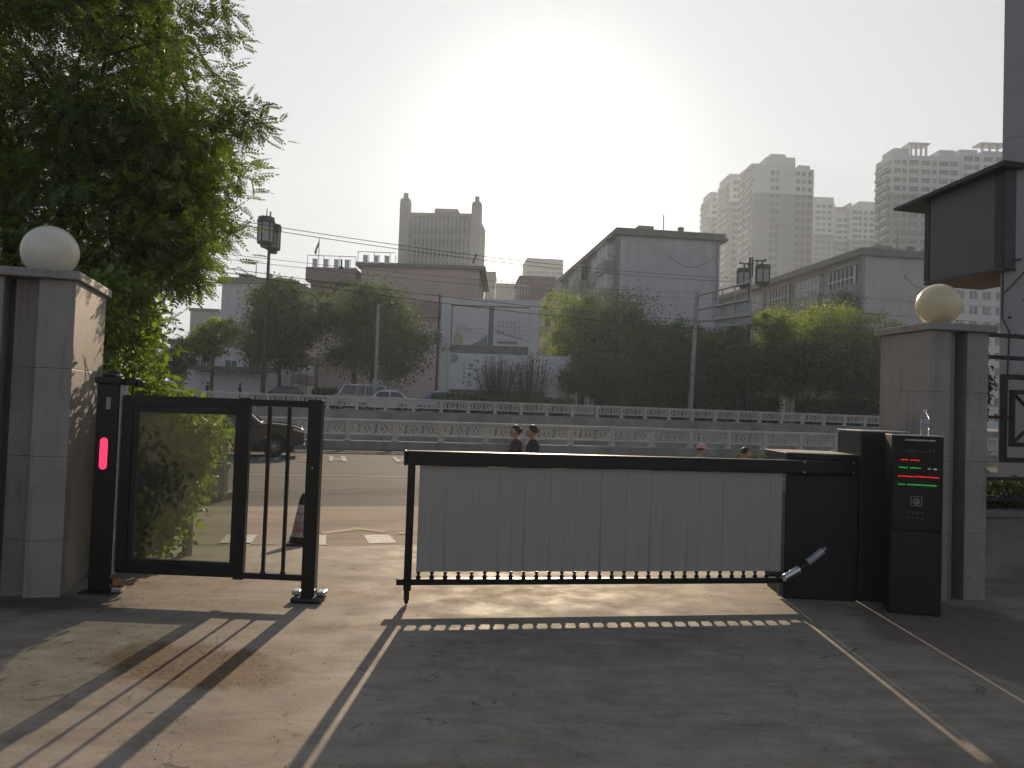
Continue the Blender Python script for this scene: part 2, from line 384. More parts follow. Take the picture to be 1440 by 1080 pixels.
def strip(name, m, prof, u0=-140, u1=140, nu=40):
    mb = MB(); vs = []; fs = []; k = len(prof)
    for i in range(nu + 1):
        u = u0 + (u1 - u0) * i / nu
        vs += [(u, v, z) for v, z in prof]
    for i in range(nu):
        for j in range(k - 1): fs.append((i * k + j, (i + 1) * k + j, (i + 1) * k + j + 1, i * k + j + 1))
    mb.add(vs, fs); o = mb.build(name, m, rz=A); tag(o, kind='structure')
    me = o.data
    return o
g = MB(); g.box(-3000, 3000, -300, 4500, -4.0, -3.0); tag(g.build('ground', M['soil']), kind='structure')
fc = MB()
vs = []; fs = []
vv = [-14, 8.2, 9.0, 9.7, 10.2]; zz = [0, 0, -0.03, -0.10, -0.148]
uu = [-40 + 2 * i for i in range(41)]
for u in uu:
    for v, z in zip(vv, zz): p = RW(u, v, z); vs.append(p)
for i in range(len(uu) - 1):
    for j in range(len(vv) - 1): a = i * 5 + j; fs.append((a, a + 5, a + 6, a + 1))
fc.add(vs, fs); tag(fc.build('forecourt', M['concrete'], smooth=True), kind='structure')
strip('apron', M['apron'], [(10.22, -0.165), (10.23, -0.152), (14.1, -0.152)])
strip('road', M['asphalt'], [(14.1, -0.155), (31.9, -0.155)])
strip('underpass_road', M['asphalt'], [(31.9, -2.6), (52.4, -2.6)])
strip('far_pavement', M['farground'], [(52.4, 1.15), (170, 1.15)], -260, 260)
# painted lines
lines = MB(); z = -0.148
def pq(mb, pts, z=z): mb.add([G(x, y, z) for x, y in pts], [(3, 2, 1, 0)])
for q in ([(320, 751), (362, 752), (350, 767), (306, 766)], [(430, 752), (459, 752), (458, 766), (420, 766)], [(511, 752), (547, 752), (558, 763), (519, 764)]): pq(lines, q)
tag(lines.build('crossing_marking', M['roadpaint']), kind='structure')
l2 = MB()
for v, w, a0, a1 in ((19.85, 0.14, -60, 60), (10.38, 0.10, -4.5, -0.2)):
    l2.add([RW(a0, v, z), RW(a1, v, z), RW(a1, v + w, z), RW(a0, v + w, z)], [(0, 1, 2, 3)])
for k in range(-20, 20): l2.add([RW(k * 4.0, 29.2, z), RW(k * 4.0 + 2.0, 29.2, z), RW(k * 4.0 + 2, 29.35, z), RW(k * 4.0, 29.35, z)], [(0, 1, 2, 3)])
tag(l2.build('lane_marking', M['roadfaint']), kind='structure')
l3 = MB()
for q in ([(450, 748), (505, 742), (512, 744), (455, 751)], [(497, 741), (545, 747), (540, 749), (492, 743)], [(560, 749), (570, 748), (570, 750), (562, 751)]): pq(l3, q, z + .0015 * (len(l3.f) + 1))
tag(l3.build('yellow_marking', M['yellowpaint']), kind='structure')
l4 = MB(); rnd = random.Random(4)
for i in range(7):                          # worn characters painted on the carriageway
    if i == 3: continue
    x0 = -1.2 + i * 1.05
    for k in range(6):
        a = rnd.uniform(0, .6); b_ = a + rnd.uniform(.2, .4); vv0 = 24.6 + rnd.uniform(0, 2.6)
        if rnd.random() < .6: pts = [RW(x0 + a, vv0, z), RW(x0 + b_, vv0, z), RW(x0 + b_, vv0 + .28, z), RW(x0 + a, vv0 + .28, z)]
        else: pts = [RW(x0 + a, 24.6 + rnd.uniform(0, .6), z + .002), RW(x0 + a + .12, 24.7, z + .002), RW(x0 + a + .22, 26.9, z + .002), RW(x0 + a + .10, 27.2, z + .002)]
        l4.add([p + Vector((0, 0, .0007 * len(l4.f))) for p in pts], [(0, 1, 2, 3)])
tag(l4.build('road_lettering', M['roadfaint']), kind='structure')

rs = np.random.RandomState(77); n_ = 2600
gx = np.concatenate([rs.normal(-2.25, .45, 700), rs.uniform(-3.2, 5.5, n_ - 1100), rs.normal(3.4, .5, 200), rs.normal(-3.0, .35, 200)])
gy = np.concatenate([rs.normal(5.0, .28, 700), rs.uniform(2.8, 8.5, n_ - 1100), rs.normal(7.0, .5, 200), rs.normal(6.2, .3, 200)])
gr = MB()
for x, y in zip(gx, gy):
    r_ = .0022 + .0045 * rs.rand() ** 3; h_ = r_ * rs.uniform(.5, 1.1); a = rs.rand() * 6
    gr.add([(x + r_ * math.cos(a + k * 1.257) * rs.uniform(.7, 1.2), y + r_ * math.sin(a + k * 1.257) * rs.uniform(.7, 1.2), .0) for k in range(5)] + [(x, y, h_)], [(0, 1, 5), (1, 2, 5), (2, 3, 5), (3, 4, 5), (4, 0, 5)])
tag(gr.build('loose_grit', mat('loose_grit', (.16, .13, .10), .9, color2=(.34, .30, .25), scale=3)), kind='stuff')

# ------------------------------------------------------------------ gate pillars
def granite(name, c):
    m = mat(name, c, 0.55, var=0.16, scale=1.6, bump=0.15, bscale=60)
    n = m.node_tree.nodes; l = m.node_tree.links; b = n['Principled BSDF']
    src = b.inputs['Base Color'].links[0].from_socket
    nz = n.new('ShaderNodeTexNoise'); nz.inputs['Scale'].default_value = 160; nz.inputs['Detail'].default_value = 3
    tc = n.new('ShaderNodeTexCoord'); l.new(tc.outputs['Object'], nz.inputs['Vector'])
    rp = n.new('ShaderNodeValToRGB'); rp.color_ramp.elements[0].position = .38; rp.color_ramp.elements[1].position = .62
    rp.color_ramp.elements[0].color = (.62, .62, .62, 1); rp.color_ramp.elements[1].color = (1.15, 1.15, 1.15, 1); l.new(nz.outputs[0], rp.inputs[0])
    mx = n.new('ShaderNodeMixRGB'); mx.blend_type = 'MULTIPLY'; mx.inputs[0].default_value = 1; l.new(src, mx.inputs[1]); l.new(rp.outputs[0], mx.inputs[2])
    # long stains running down
    mp = n.new('ShaderNodeMapping'); mp.inputs['Scale'].default_value = (7, 7, .7); l.new(tc.outputs['Object'], mp.inputs[0])
    n2 = n.new('ShaderNodeTexNoise'); n2.inputs['Scale'].default_value = 1.5; n2.inputs['Detail'].default_value = 7; n2.inputs['Roughness'].default_value = .7; l.new(mp.outputs[0], n2.inputs['Vector'])
    r2 = n.new('ShaderNodeValToRGB'); r2.color_ramp.elements[0].position = .52; r2.color_ramp.elements[1].position = .70
    r2.color_ramp.elements[0].color = (1, 1, 1, 1); r2.color_ramp.elements[1].color = (.62, .52, .45, 1); l.new(n2.outputs[0], r2.inputs[0])
    m3 = n.new('ShaderNodeMixRGB'); m3.blend_type = 'MULTIPLY'; m3.inputs[0].default_value = .8; l.new(mx.outputs[0], m3.inputs[1]); l.new(r2.outputs[0], m3.inputs[2])
    l.new(m3.outputs[0], b.inputs['Base Color'])
    return m
M['granite'] = granite('grey_granite', (0.33, 0.295, 0.265))
M['granite_warm_shaded'] = granite('warm_granite_shaded', (0.235, 0.19, 0.172))  # warm stone, darkened further for the shade inside the recess
M['granite_cap'] = granite('granite_cap', (0.33, 0.305, 0.28))
M['joint'] = mat('dark_joint', (0.13, 0.115, 0.10), 0.9)
def pillar(name, label, loc, rz, main, warm, capp, H, courses, core):
    t = thing(name, label, 'gate pillar', loc, rz, 'stone pillars of the gateway')
    z0 = 0.0
    a = MB(); b = MB(); a.cur = 0
    for z1 in courses + [H]:
        for poly in main: a.prism(poly, z0 + (0.0016 if z0 else -0.05), z1)
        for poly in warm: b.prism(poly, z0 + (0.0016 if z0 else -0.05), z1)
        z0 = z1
    a.build('stone_facing', M['granite'], t, bevel=0.004); b.build('recessed_facing', M['granite_warm_shaded'], t, bevel=0.004)
    c = MB(); c.prism(core, -0.05, H - 0.01); c.build('core', M['joint'], t)
    c = MB(); c.prism(capp, H + 0.002, H + 0.072); c.build('cap', M['granite_cap'], t, bevel=0.008)
    return t
LPC = Vector((-3.6, 6.45, 0)); LPR = R(15.5)
pillar('gate_pillar', 'wide grey granite pillar at the left edge, sunlit on its right side', LPC, LPR,
       [[(-.27, 0), (0, 0), (0, 1.08), (-.27, 1.08)], [(-1.55, .0), (-.52, .0), (-.52, 1.08), (-1.55, 1.08)]],
       [[(-.455, .07), (-.274, .07), (-.274, 1.07), (-.455, 1.07)]],
       [(-1.62, -.06), (.035, -.06), (.035, 1.14), (-1.62, 1.14)], 2.575, [.45, 1.13, 1.85],
       [(-1.54, .17), (-.01, .17), (-.01, 1.06), (-1.54, 1.06)])
RPC = Vector((3.92, 7.40, 0)); RPR = R(10)
pillar('gate_pillar', 'shaded granite pillar behind the black payment kiosk', RPC, RPR,
       [[(0, 0), (.215, 0), (.215, .74), (0, .74)], [(.40, .01), (.63, .01), (.63, .74), (.40, .74)]],
       [[(.218, .05), (.30, .05), (.30, .73), (.218, .73)]],
       [(-.035, -.05), (.68, -.05), (.68, .80), (-.035, .80)], 2.53, [.62, 1.30, 1.95],
       [(.01, .16), (.62, .16), (.62, .72), (.01, .72)])
def globe(label, c, r, m, zb):
    t = thing('globe_lamp', label, 'globe lamp', (c.x, c.y, zb), 0, 'globe lamps on the gate pillars')
    b = MB(); b.lathe([(r * .55, 0), (r * .55, .015), (r * .42, .03), (r * .42, .05)], 24); b.build('base_ring', M['steel_dull'], t, smooth=False)
    g_ = MB(); prof = []
    for k in range(25):
        a = math.pi * k / 24
        prof.append((max(1e-4, r * math.sin(a)), -r * math.cos(a)))
    g_.lathe(prof, 40, (0, 0, r + .012)); g_.build('globe', m, t, smooth=True)
globe('large white globe lamp on the left granite pillar', D(71, 348, 6.95), .232, M['globe'], 2.648)
gp = D(1320, 427, 7.78); globe('yellowed globe lamp on the right granite pillar', gp, .208, M['globe2'], 2.603)

# ------------------------------------------------------------------ pedestrian gate
PG0 = Vector((-3.36, 6.66, 0)); PGR = math.atan2(6.60 - 6.66, -1.63 + 3.36)
t = thing('pedestrian_gate', 'dark glazed swing gate with barred side panel and red lit post', 'pedestrian gate', PG0, PGR)
pb = MB(); pb.box(-.095, .085, -.07, .07, .02, 1.74); po = pb.build('lamp_post', M['gate'], t, bevel=.006)
q = MB(); q.box(-.115, .115, -.09, .09, 1.741, 1.80); q.prism([(-.07, -.06), (.05, -.06), (.05, .06), (-.07, .06)], 1.801, 1.83)
q.build('post_cap', M['gate_black'], po, bevel=.012)
q = MB(); q.lathe([(.035, 0), (.05, .02), (.05, .05), (.02, .065)], 16, (.0, 0, 1.80)); q.build('cap_boss', M['gate_black'], po)
q = MB(); q.box(.086, .102, -.05, .05, .16, 1.74); q.build('aluminium_strip', M['steel_dull'], po, bevel=.002)
q = MB()
for i in range(24):
    pass
pts = []
for k in range(13): a = math.pi * k / 12; pts.append((.032 * math.cos(a), 1.16 + .10 + .032 * math.sin(a)))
for k in range(13): a = math.pi + math.pi * k / 12; pts.append((.032 * math.cos(a), 1.16 - .10 + .032 * math.sin(a)))
q.slab(pts, -.083, -.0715); lampm = mat('lit_red_lamp', (0.6, 0.03, 0.08), 0.4, emit=(1.0, 0.045, 0.14), estr=1.1)
q.build('indicator_lamp', lampm, po, loc=(-.012, 0, 0))
q = MB(); q.slab([(x * 1.22, 1.16 + (z_ - 1.16) * 1.06) for x, z_ in pts], -.0765, -.0708); q.build('lamp_bezel', M['gate_black'], po, loc=(-.012, 0, 0))
q = MB(); q.box(-.012, .022, -.0735, -.0705, 1.53, 1.63); pl = q.build('name_plate', M['steel_dull'], po)
q = MB(); rnd = random.Random(3)
for k in range(3): glyph(q, -.006, 1.54 + .029 * k, .022, rnd, -.0736, .0012)
q.build('plate_marks', M['gate_black'], pl)
# hinge arm at the top and the foot
q = MB(); q.box(.112, .21, -.045, .045, 1.735, 1.80); q.box(.212, .262, -.03, .03, 1.725, 1.775); q.build('top_hinge', M['gate_black'], t, bevel=.008)
q = MB(); q.box(.09, .17, -.075, .045, .012, .05, Matrix.Rotation(R(8), 3, 'Z')); q.build('base_shoe', M['steel'], t, bevel=.006)
q = MB(); q.lathe([(.03, .07), (.038, .08), (.038, .11), (.025, .12)], 12, (.125, -.02, 0)); q.build('bottom_pivot', M['rust'], t)
q = MB(); q.box(-.15, .12, -.12, .12, 0, .018); q.build('base_plate', M['gate_black'], t, bevel=.003)
LX0, LX1 = .108, 1.185                        # glazed leaf
leaf_t = MB()
q = MB()
q.box(LX0, LX0 + .085, -.03, .03, .17, 1.655); q.box(LX1 - .085, LX1, -.03, .03, .155, 1.665)
q.box(LX0 + .086, LX1 - .086, -.03, .03, 1.565, 1.655); q.box(LX0 + .086, LX1 - .086, -.03, .03, .17, .25)
lf = q.build('leaf_frame', M['gate'], t, bevel=.004)
q = MB(); x0, x1, z0, z1 = LX0 + .087, LX1 - .087, .252, 1.563
q.box(x0, x0 + .045, -.018, .018, z0, z1); q.box(x1 - .035, x1, -.018, .018, z0, z1); q.box(x0 + .046, x1 - .036, -.018, .018, z1 - .045, z1); q.box(x0 + .046, x1 - .036, -.018, .018, z0, z0 + .04)
q.build('glazing_bead', M['gate_black'], lf, bevel=.003)
q = MB(); q.box(x0 + .046, x1 - .036, -.004, .004, z0 + .041, z1 - .046); q.build('glass_pane', glass_mat('dusty_glass', film=.05, film_col=(.30,.30,.22), gloss=.05), lf)
# barred side panel and free post
PX = 1.735
q = MB(); q.box(LX1 + .003, PX - .056, -.025, .025, 1.60, 1.655); q.build('top_rail', M['gate'], t, bevel=.003)
q = MB(); q.box(LX1 + .003, PX - .056, -.025, .025, .165, .215); q.build('bottom_rail', M['gate'], t, bevel=.003)
for xb in (1.345, 1.512):
    q = MB(); q.box(xb - .014, xb + .014, -.014, .014, .216, 1.599); b_ = q.build('bar', M['gate'], t, bevel=.002)
    q = MB(); q.lathe([(.024, .216), (.024, .228), (.016, .236)], 12, (xb, 0, 0)); q.build('bar_collar', M['gate_black'], b_)
q = MB(); q.box(PX - .055, PX + .058, -.045, .045, .02, 1.668); po2 = q.build('closing_post', M['gate'], t, bevel=.005)
q = MB(); q.prism([(-.125, -.11), (.125, -.11), (.125, .11), (-.125, .11)], 0, .045)
q.build('base_plate', M['gate_black'], t, bevel=.02, loc=(PX, 0, 0))
for sx in (-1, 1):
    q = MB(); q.box(-.035, .035, -.05, .05, .046, .085); q.build('base_cover', M['steel'], t, bevel=.008, loc=(PX + sx * .103, 0.03, 0))
q = MB(); q.lathe([(.008, 0), (.008, .006)], 8, (PX, -.050, 1.10), 'y'); q.build('screw', M['steel'], po2)
q = MB(); q.box(LX1 - .004, LX1 + .012, -.045, -.031, .82, .95); q.build('latch', M['gate_black'], lf, bevel=.003)

# ------------------------------------------------------------------ barrier gate with hanging slats
BG0 = Vector((-.84, 6.58, 0)); BE = Vector((3.17, 7.30, 0)); BGR = math.atan2(BE.y - BG0.y, BE.x - BG0.x); BL = (BE - BG0).length
t = thing('slatted_barrier_gate', 'long dark barrier arm with grey aluminium slats hanging to a lower rail', 'barrier gate', BG0, BGR)
q = MB(); q.box(-.015, BL, -.05, .05, 1.155, 1.275); arm = q.build('top_arm', M['gate'], t, bevel=.012, seg=3)
q = MB(); q.box(-.035, -.014, -.055, .055, 1.15, 1.278); q.build('end_cap', M['gate_black'], arm, bevel=.01)
for xx, zz_ in ((BL - .52, 1.262), (BL - .52, 1.17), (BL - .03, 1.262), (BL - .03, 1.17)):
    q = MB(); q.lathe([(.010, 0), (.008, .007), (.001, .009)], 10, (0, 0, 0), 'y'); q.build('bolt', M['steel'], arm, loc=(xx, -.06, zz_))
q = MB(); q.box(.0, .062, -.028, .028, .12, 1.152); q.build('end_post', M['gate'], t, bevel=.006)
q = MB(); q.prism([(.006, -.022), (.05, -.022), (.05, .022), (.006, .022)], .04, .119); q.lathe([(.004, -.0), (.018, .02), (.018, .05)], 10, (.028, 0, 0)); q.build('foot', M['gate_black'], t)
XR = 3.40
q = MB(); q.box(-.06, XR, -.028, .028, .165, .215); br = q.build('bottom_rail', M['gate'], t, bevel=.005)
XS0, XS1 = .10, 3.37; NS = 29; pitch = (XS1 - XS0) / NS
peg = None
for i in range(30):
    x = XS0 + .02 + (XS1 - XS0 - .04) * i / 29
    if peg is None:
        q = MB(); q.lathe([(.019, .0), (.022, .018), (.012, .026), (.010, .036), (.017, .042), (.017, .055)], 10); peg = q.build('rail_peg', M['gate_black'], t, loc=(x, 0, .216))
    else: linked(peg, t, (x, 0, .216))
rnd = random.Random(11)
q = MB(); w = pitch * .505; ZS0, ZS1 = .272, 1.152
q.box(-w, w, -.004, .004, ZS0, ZS1); 
slat = q.build('slat', M['slat'], t, bevel=.0015)
for i in range(NS):
    x = XS0 + pitch * (i + .5); o = slat if i == 0 else linked(slat, t, (0, 0, 0))
    o.location = (x, (.001 if i % 2 else -.003) + rnd.uniform(-.001, .001), rnd.uniform(-.002, .001)); o.rotation_euler.z = R(rnd.uniform(-.5, .5)); o.rotation_euler.y = R(rnd.uniform(-.05, .05))
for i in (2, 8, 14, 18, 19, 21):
    q = MB(); q.box(XS0 + pitch * i - .0022, XS0 + pitch * i + .0022, -.0125, -.0075, ZS0 + .002, ZS0 + (.62 if i % 3 else .40)); q.build('highlight_strip', M['steel'], t)  # pale strips put in as bright vertical highlights on a few slats
# linkage at the cabinet end
q = MB(); q.box(XR - .16, XR - .05, -.06, -.03, .235, .27); q.build('link_bracket', M['gate_black'], t, bevel=.004)
q = MB(); q.tube((XR - .02, -.06, .225), (XR + .12, -.06, .30), .028, .036, 12); q.build('damper_sleeve', M['steel'], t)
q = MB(); q.tube((XR + .12, -.06, .30), (XR + .26, -.07, .40), .018, .018, 10); q.build('damper_rod', M['gate_black'], t)
q = MB(); q.tube((XR + .20, -.07, .36), (XR + .34, -.08, .47), .033, .033, 12); q.build('damper_body', M['steel_dull'], t)
q = MB(); q.ball((XR - .02, -.07, .21), .02, 10, 6); q.ball((XR + .36, -.08, .485), .015, 8, 6); q.build('ball_joint', M['steel'], t, smooth=True)

# ------------------------------------------------------------------ cabinet of the barrier
CB0 = BG0 + Matrix.Rotation(BGR, 3, 'Z') @ Vector((3.47, .10, 0))
t = thing('barrier_cabinet', 'black stepped drive cabinet at the right end of the slatted barrier', 'barrier cabinet', CB0, -SUN_AZ)
q = MB(); q.box(0, .66, 0, .55, 0, 1.14); q.build('lower_housing', M['cabinet'], t, bevel=.012)
q = MB(); q.box(.677, 1.12, .02, .60, 0, 1.55); q.build('tall_housing', M['cabinet'], t, bevel=.012)
q = MB()
pts = [(-.0, .02)] + [(.66 * k / 8, .02 - .05 * math.sin(math.pi * k / 8)) for k in range(1, 9)] + [(.66, .72), (.0, .72)]
q.prism(pts, 1.275, 1.335); q.prism([(x * .97, y * .9 + .02) for x, y in pts], 1.141, 1.274); q.build('curved_cover', M['cabinet'], t, bevel=.006)
q = MB(); q.prism([(.04, .06), (.62, .02), (.64, .66), (.04, .66)], 1.3355, 1.3385); q.build('lit_top_sheet', mat('lit_top_tone', (.30, .27, .22), .7, var=.3, scale=6), t)  # thin pale sheet standing in for light on the black cover's top
q = MB(); q.box(.672, 1.125, .015, .605, 1.551, 1.565); q.build('tall_lid', M['steel_dull'], t, bevel=.004)
q = MB(); q.box(-.045, -.004, .0, .05, .02, 1.10); g_ = q.build('guide_channel', M['darkgrey'], t, bevel=.003)
for k in range(5):
    q = MB(); q.box(-.04, -.008, -.006, -.001, .99 + k * .024, 1.0 + k * .024, Matrix.Rotation(R(12), 3, 'Y'), (-.024, 0, 1.0 + k * .024)); q.build('vent_slot', M['steel_dull'], g_)
q = MB(); q.lathe([(.012, 0), (.012, .006), (.006, .010)], 10, (.98, .02, 1.40), 'y'); q.build('key_lock', M['steel_dull'], t)

# ------------------------------------------------------------------ payment kiosk and the bottle on it
KR = math.atan2(6.79 - 6.88, 3.72 - 3.327); K0 = Vector((3.325, 6.88, 0))
t = thing('parking_kiosk', 'narrow black payment kiosk with red and green display lines', 'parking kiosk', K0, KR)
KW = .415; KH = 1.545; Bk = .24
q = MB(); q.box(0, KW, .012, Bk, .0, KH - .012); q.build('body', M['cabinet'], t, bevel=.008)
q = MB(); q.box(-.004, KW + .004, .0, Bk + .004, KH - .0115, KH); q.build('top_plate', M['steel_dull'], t, bevel=.003)
q = MB(); q.box(.006, KW - .006, -.008, .0115, .72, KH - .016); fp = q.build('front_panel', mat('black_glass_front', (.006, .006, .006), .18, spec=.5), t, bevel=.01)
q = MB(); q.box(.01, KW - .01, .0, .0115, .02, .708); q.build('lower_door', M['cabinet'], t, bevel=.006)
q = MB(); q.box(.10, .34, -.0115, -.0085, 1.495, 1.507); q.build('card_slot', M['steel_dull'], fp)
def ledm(name, c, s): return mat(name, (0.02, 0.02, 0.02), .5, emit=c, estr=s)
LR = ledm('lit_red_led', (1, .02, .015), 1.6); LG = ledm('lit_green_led', (.03, .75, .12), 1.0); LW = ledm('lit_pale_led', (.6, .85, .65), .9)
mgrey = mat('printed_grey_marks', (.12, .12, .12), .7)
rnd = random.Random(5)
def row(z, runs, m, name, h=.017):
    q = MB()
    for a, b_ in runs:
        x = a
        while x < b_:
            glyph(q, x, z, h, rnd, -.0087, .0015); x += h * 1.12
    q.build(name, m, fp)
row(1.395, [(.075, .335)], mgrey, 'printed_heading', .024)
row(1.322, [(.07, .125), (.15, .21)], LR, 'red_display_line', .013)
row(1.255, [(.055, .115), (.145, .22)], LG, 'green_display_line', .013); row(1.252, [(.285, .305), (.33, .355)], LW, 'pale_display_line', .012)
row(1.18, [(.052, .16), (.175, .365)], LR, 'red_display_line', .013)
row(1.11, [(.052, .105), (.125, .345)], LG, 'green_display_line', .013)
q = MB()
for k in range(16):
    a, b_ = 2 * math.pi * k / 16, 2 * math.pi * (k + 1) / 16
    q.tube((.20 + .026 * math.cos(a), -.010, .975 + .026 * math.sin(a)), (.20 + .026 * math.cos(b_), -.010, .975 + .026 * math.sin(b_)), .0022, n=5)
for k in range(-2, 3):
    h_ = math.sqrt(.026 ** 2 - (k * .009) ** 2); q.tube((.20 + k * .009, -.010, .975 - h_), (.20 + k * .009, -.010, .975 + h_), .0013, n=4); q.tube((.20 - h_, -.010, .975 + k * .009), (.20 + h_, -.010, .975 + k * .009), .0013, n=4)
for a in ((.155, .935, .245, .938), (.155, 1.015, .245, 1.018), (.155, .938, .158, 1.015), (.242, .938, .245, 1.015)): q.box(a[0], a[2], -.0105, -.0082, a[1], a[3])
q.build('speaker_grille', M['steel_dull'], fp)
q = MB(); rnd = random.Random(9)
for j in range(2):
    for i in range(4): glyph(q, .125 + i * .036, .865 - j * .045, .026, rnd, -.0087, .0012)
q.build('printed_marks', mgrey, fp)

def clear_plastic():
    m = bpy.data.materials.new('clear_bottle_plastic'); m.use_nodes = True
    b = m.node_tree.nodes['Principled BSDF']; b.inputs['Transmission Weight'].default_value = .93; b.inputs['Roughness'].default_value = .05
    b.inputs['IOR'].default_value = 1.25; b.inputs['Base Color'].default_value = (.95, .96, .98, 1); return m
bp_ = D(1312, 607, 6.92)
bpos = K0 + Matrix.Rotation(KR, 3, 'Z') @ Vector((.285, .10, KH + .001))
t = thing('water_bottle', 'clear plastic water bottle standing on top of the payment kiosk', 'bottle', bpos, 0)
r = .036
q = MB(); q.lathe([(r * .7, 0), (r * .98, .006), (r, .018), (r * .93, .03), (r, .04), (r, .055), (r * .92, .062), (r, .07), (r * .92, .085), (r, .095), (r, .14), (r * .9, .155), (r * .6, .178), (r * .36, .19), (r * .36, .203)], 28)
q.build('bottle_body', clear_plastic(), t, smooth=True)
q = MB(); q.lathe([(r * .42, .204), (r * .42, .222), (r * .36, .224)], 18); q.build('bottle_cap', M['white'], t)
q = MB(); q.lathe([(r * 1.01, .100), (r * 1.01, .136)], 28)
q.build('bottle_label', mat('faint_purple_label', (.42, .36, .48), .4), t)

# ------------------------------------------------------------------ right side: low wall, iron fence, neighbour building
M['lowwall'] = mat('dirty_concrete_kerb', (0.20, 0.18, 0.165), .9, var=.3, scale=2, bump=.4, bscale=14)
M['sidewall'] = mat('grey_side_wall', (0.36, 0.345, 0.345), .85, var=.10, scale=.8, bump=.15, bscale=8)
WR = R(13); W0 = Vector((4.45, 8.38, 0))
q = MB(); q.box(0, 9, 0, .28, -.1, .66); q.box(-.02, 9, -.03, .31, .661, .72)
tag(q.build('low_wall', M['lowwall'], loc=W0, rz=WR, bevel=.01), 'low concrete plinth wall under the black iron fence', 'wall')
t = thing('iron_fence', 'black iron fence with nested square ornament beside the right pillar', 'fence', W0 + Vector((0, .14, .72)), WR)
def fx(px, py):                              # pixel on the fence plane -> local x, z
    d = ray(px, py); o_ = Vector((0, 0, EYE)); nrm = Vector((-math.sin(WR), math.cos(WR), 0)); p0 = t.location
    k = (p0 - o_).dot(nrm) / d.dot(nrm); p = o_ + d * k; l_ = local(p0, WR, p); return l_.x, l_.z
zt = fx(1410, 472)[1]; zr = fx(1410, 503)[1]; zb1 = fx(1400, 673)[1]; zb0 = fx(1400, 702)[1]; xa = fx(1409, 530)[0]; za = fx(1409, 526)[1]; zc = fx(1405, 650)[1]
xi = fx(1421, 548)[0]; zi = fx(1421, 548)[1]; zj = fx(1418, 628)[1]; zm = fx(1405, 587)[1]
def hbar(name, x0, x1, z_, h=.022): q = MB(); q.box(x0, x1, -h, h, z_ - h, z_ + h); return q.build(name, M['blackfence'], t, bevel=.003)
for z_ in (zt, zr, zb1, zb0): hbar('rail', 0, 8.6, z_)
W_ = za - zc
for k in range(4):
    X0 = xa + k * (W_ + .40)
    q = MB(); hh = .03
    def frame(q, x0, x1, z0, z1, h):
        q.box(x0, x1, -h, h, z1 - 2 * h, z1); q.box(x0, x1, -h, h, z0, z0 + 2 * h); q.box(x0, x0 + 2 * h, -h * .98, h * .98, z0 + 2 * h, z1 - 2 * h); q.box(x1 - 2 * h, x1, -h * .98, h * .98, z0 + 2 * h, z1 - 2 * h)
    frame(q, X0, X0 + W_, zc, za, .028)
    ii = xi - xa; frame(q, X0 + ii, X0 + W_ - ii, zj, zi, .024)
    cx_ = X0 + W_ / 2; cz_ = (zi + zj) / 2; hw = (W_ - 2 * ii) / 2; hz_ = (zi - zj) / 2
    for sx, sz in ((1, 1), (1, -1)):
        q.tube((cx_ - sx * (hw - .05), 0, cz_ - sz * (hz_ - .05)), (cx_ + sx * (hw - .05), 0, cz_ + sz * (hz_ - .05)), .02, n=6)
    q.box(X0 - .16, X0 + ii, -.018, .018, zm - .018, zm + .018)
    q.build('square_ornament', M['blackfence'], t, bevel=.002)
    q = MB(); q.box(X0 + W_ + .17, X0 + W_ + .23, -.03, .03, 0, zt + .08); q.build('fence_post', M['blackfence'], t, bevel=.004)
# neighbour building on the right
BY = 11.3
pe = D(1406, 450, BY); bl = D(1425, 0, BY)
NB0 = Vector((pe.x, BY, 0)); NBR = R(-37)
t = thing('side_building', 'plain grey neighbouring building at the right edge of the picture', 'building', NB0, NBR)
q = MB(); z0 = -.1
for z1 in (2.4, 4.05, 5.8, 8.2, 10.6, 13): q.box(0, 2.6, 0, 9, z0, z1 - .012); z0 = z1
q.box(.008, 2.59, .008, 8.99, -.09, 12.9); q.build('wall', M['sidewall'], t)
q = MB(); q.path([(.05, -.03, 4.0), (.25, -.03, 4.02)], .012); q.path([(.03, -.02, 4.3), (.03, -.02, 3.2), (.12, -.02, 3.0), (.10, -.02, 2.2)], .01); q.path([(.05, -.02, 3.55), (.3, -.02, 3.85), (.6, -.02, 3.95), (1.4, -.02, 3.98)], .008)
q.build('wall_cable', M['wire'], t)
q = MB()
for p in ((.12, 3.2), (.30, 3.45), (.15, 5.0), (.2, 2.95)): q.lathe([(.022, 0), (.018, .012)], 8, (p[0], -.013, p[1]), 'y')
q.build('wall_fixing', M['gate_black'], t)
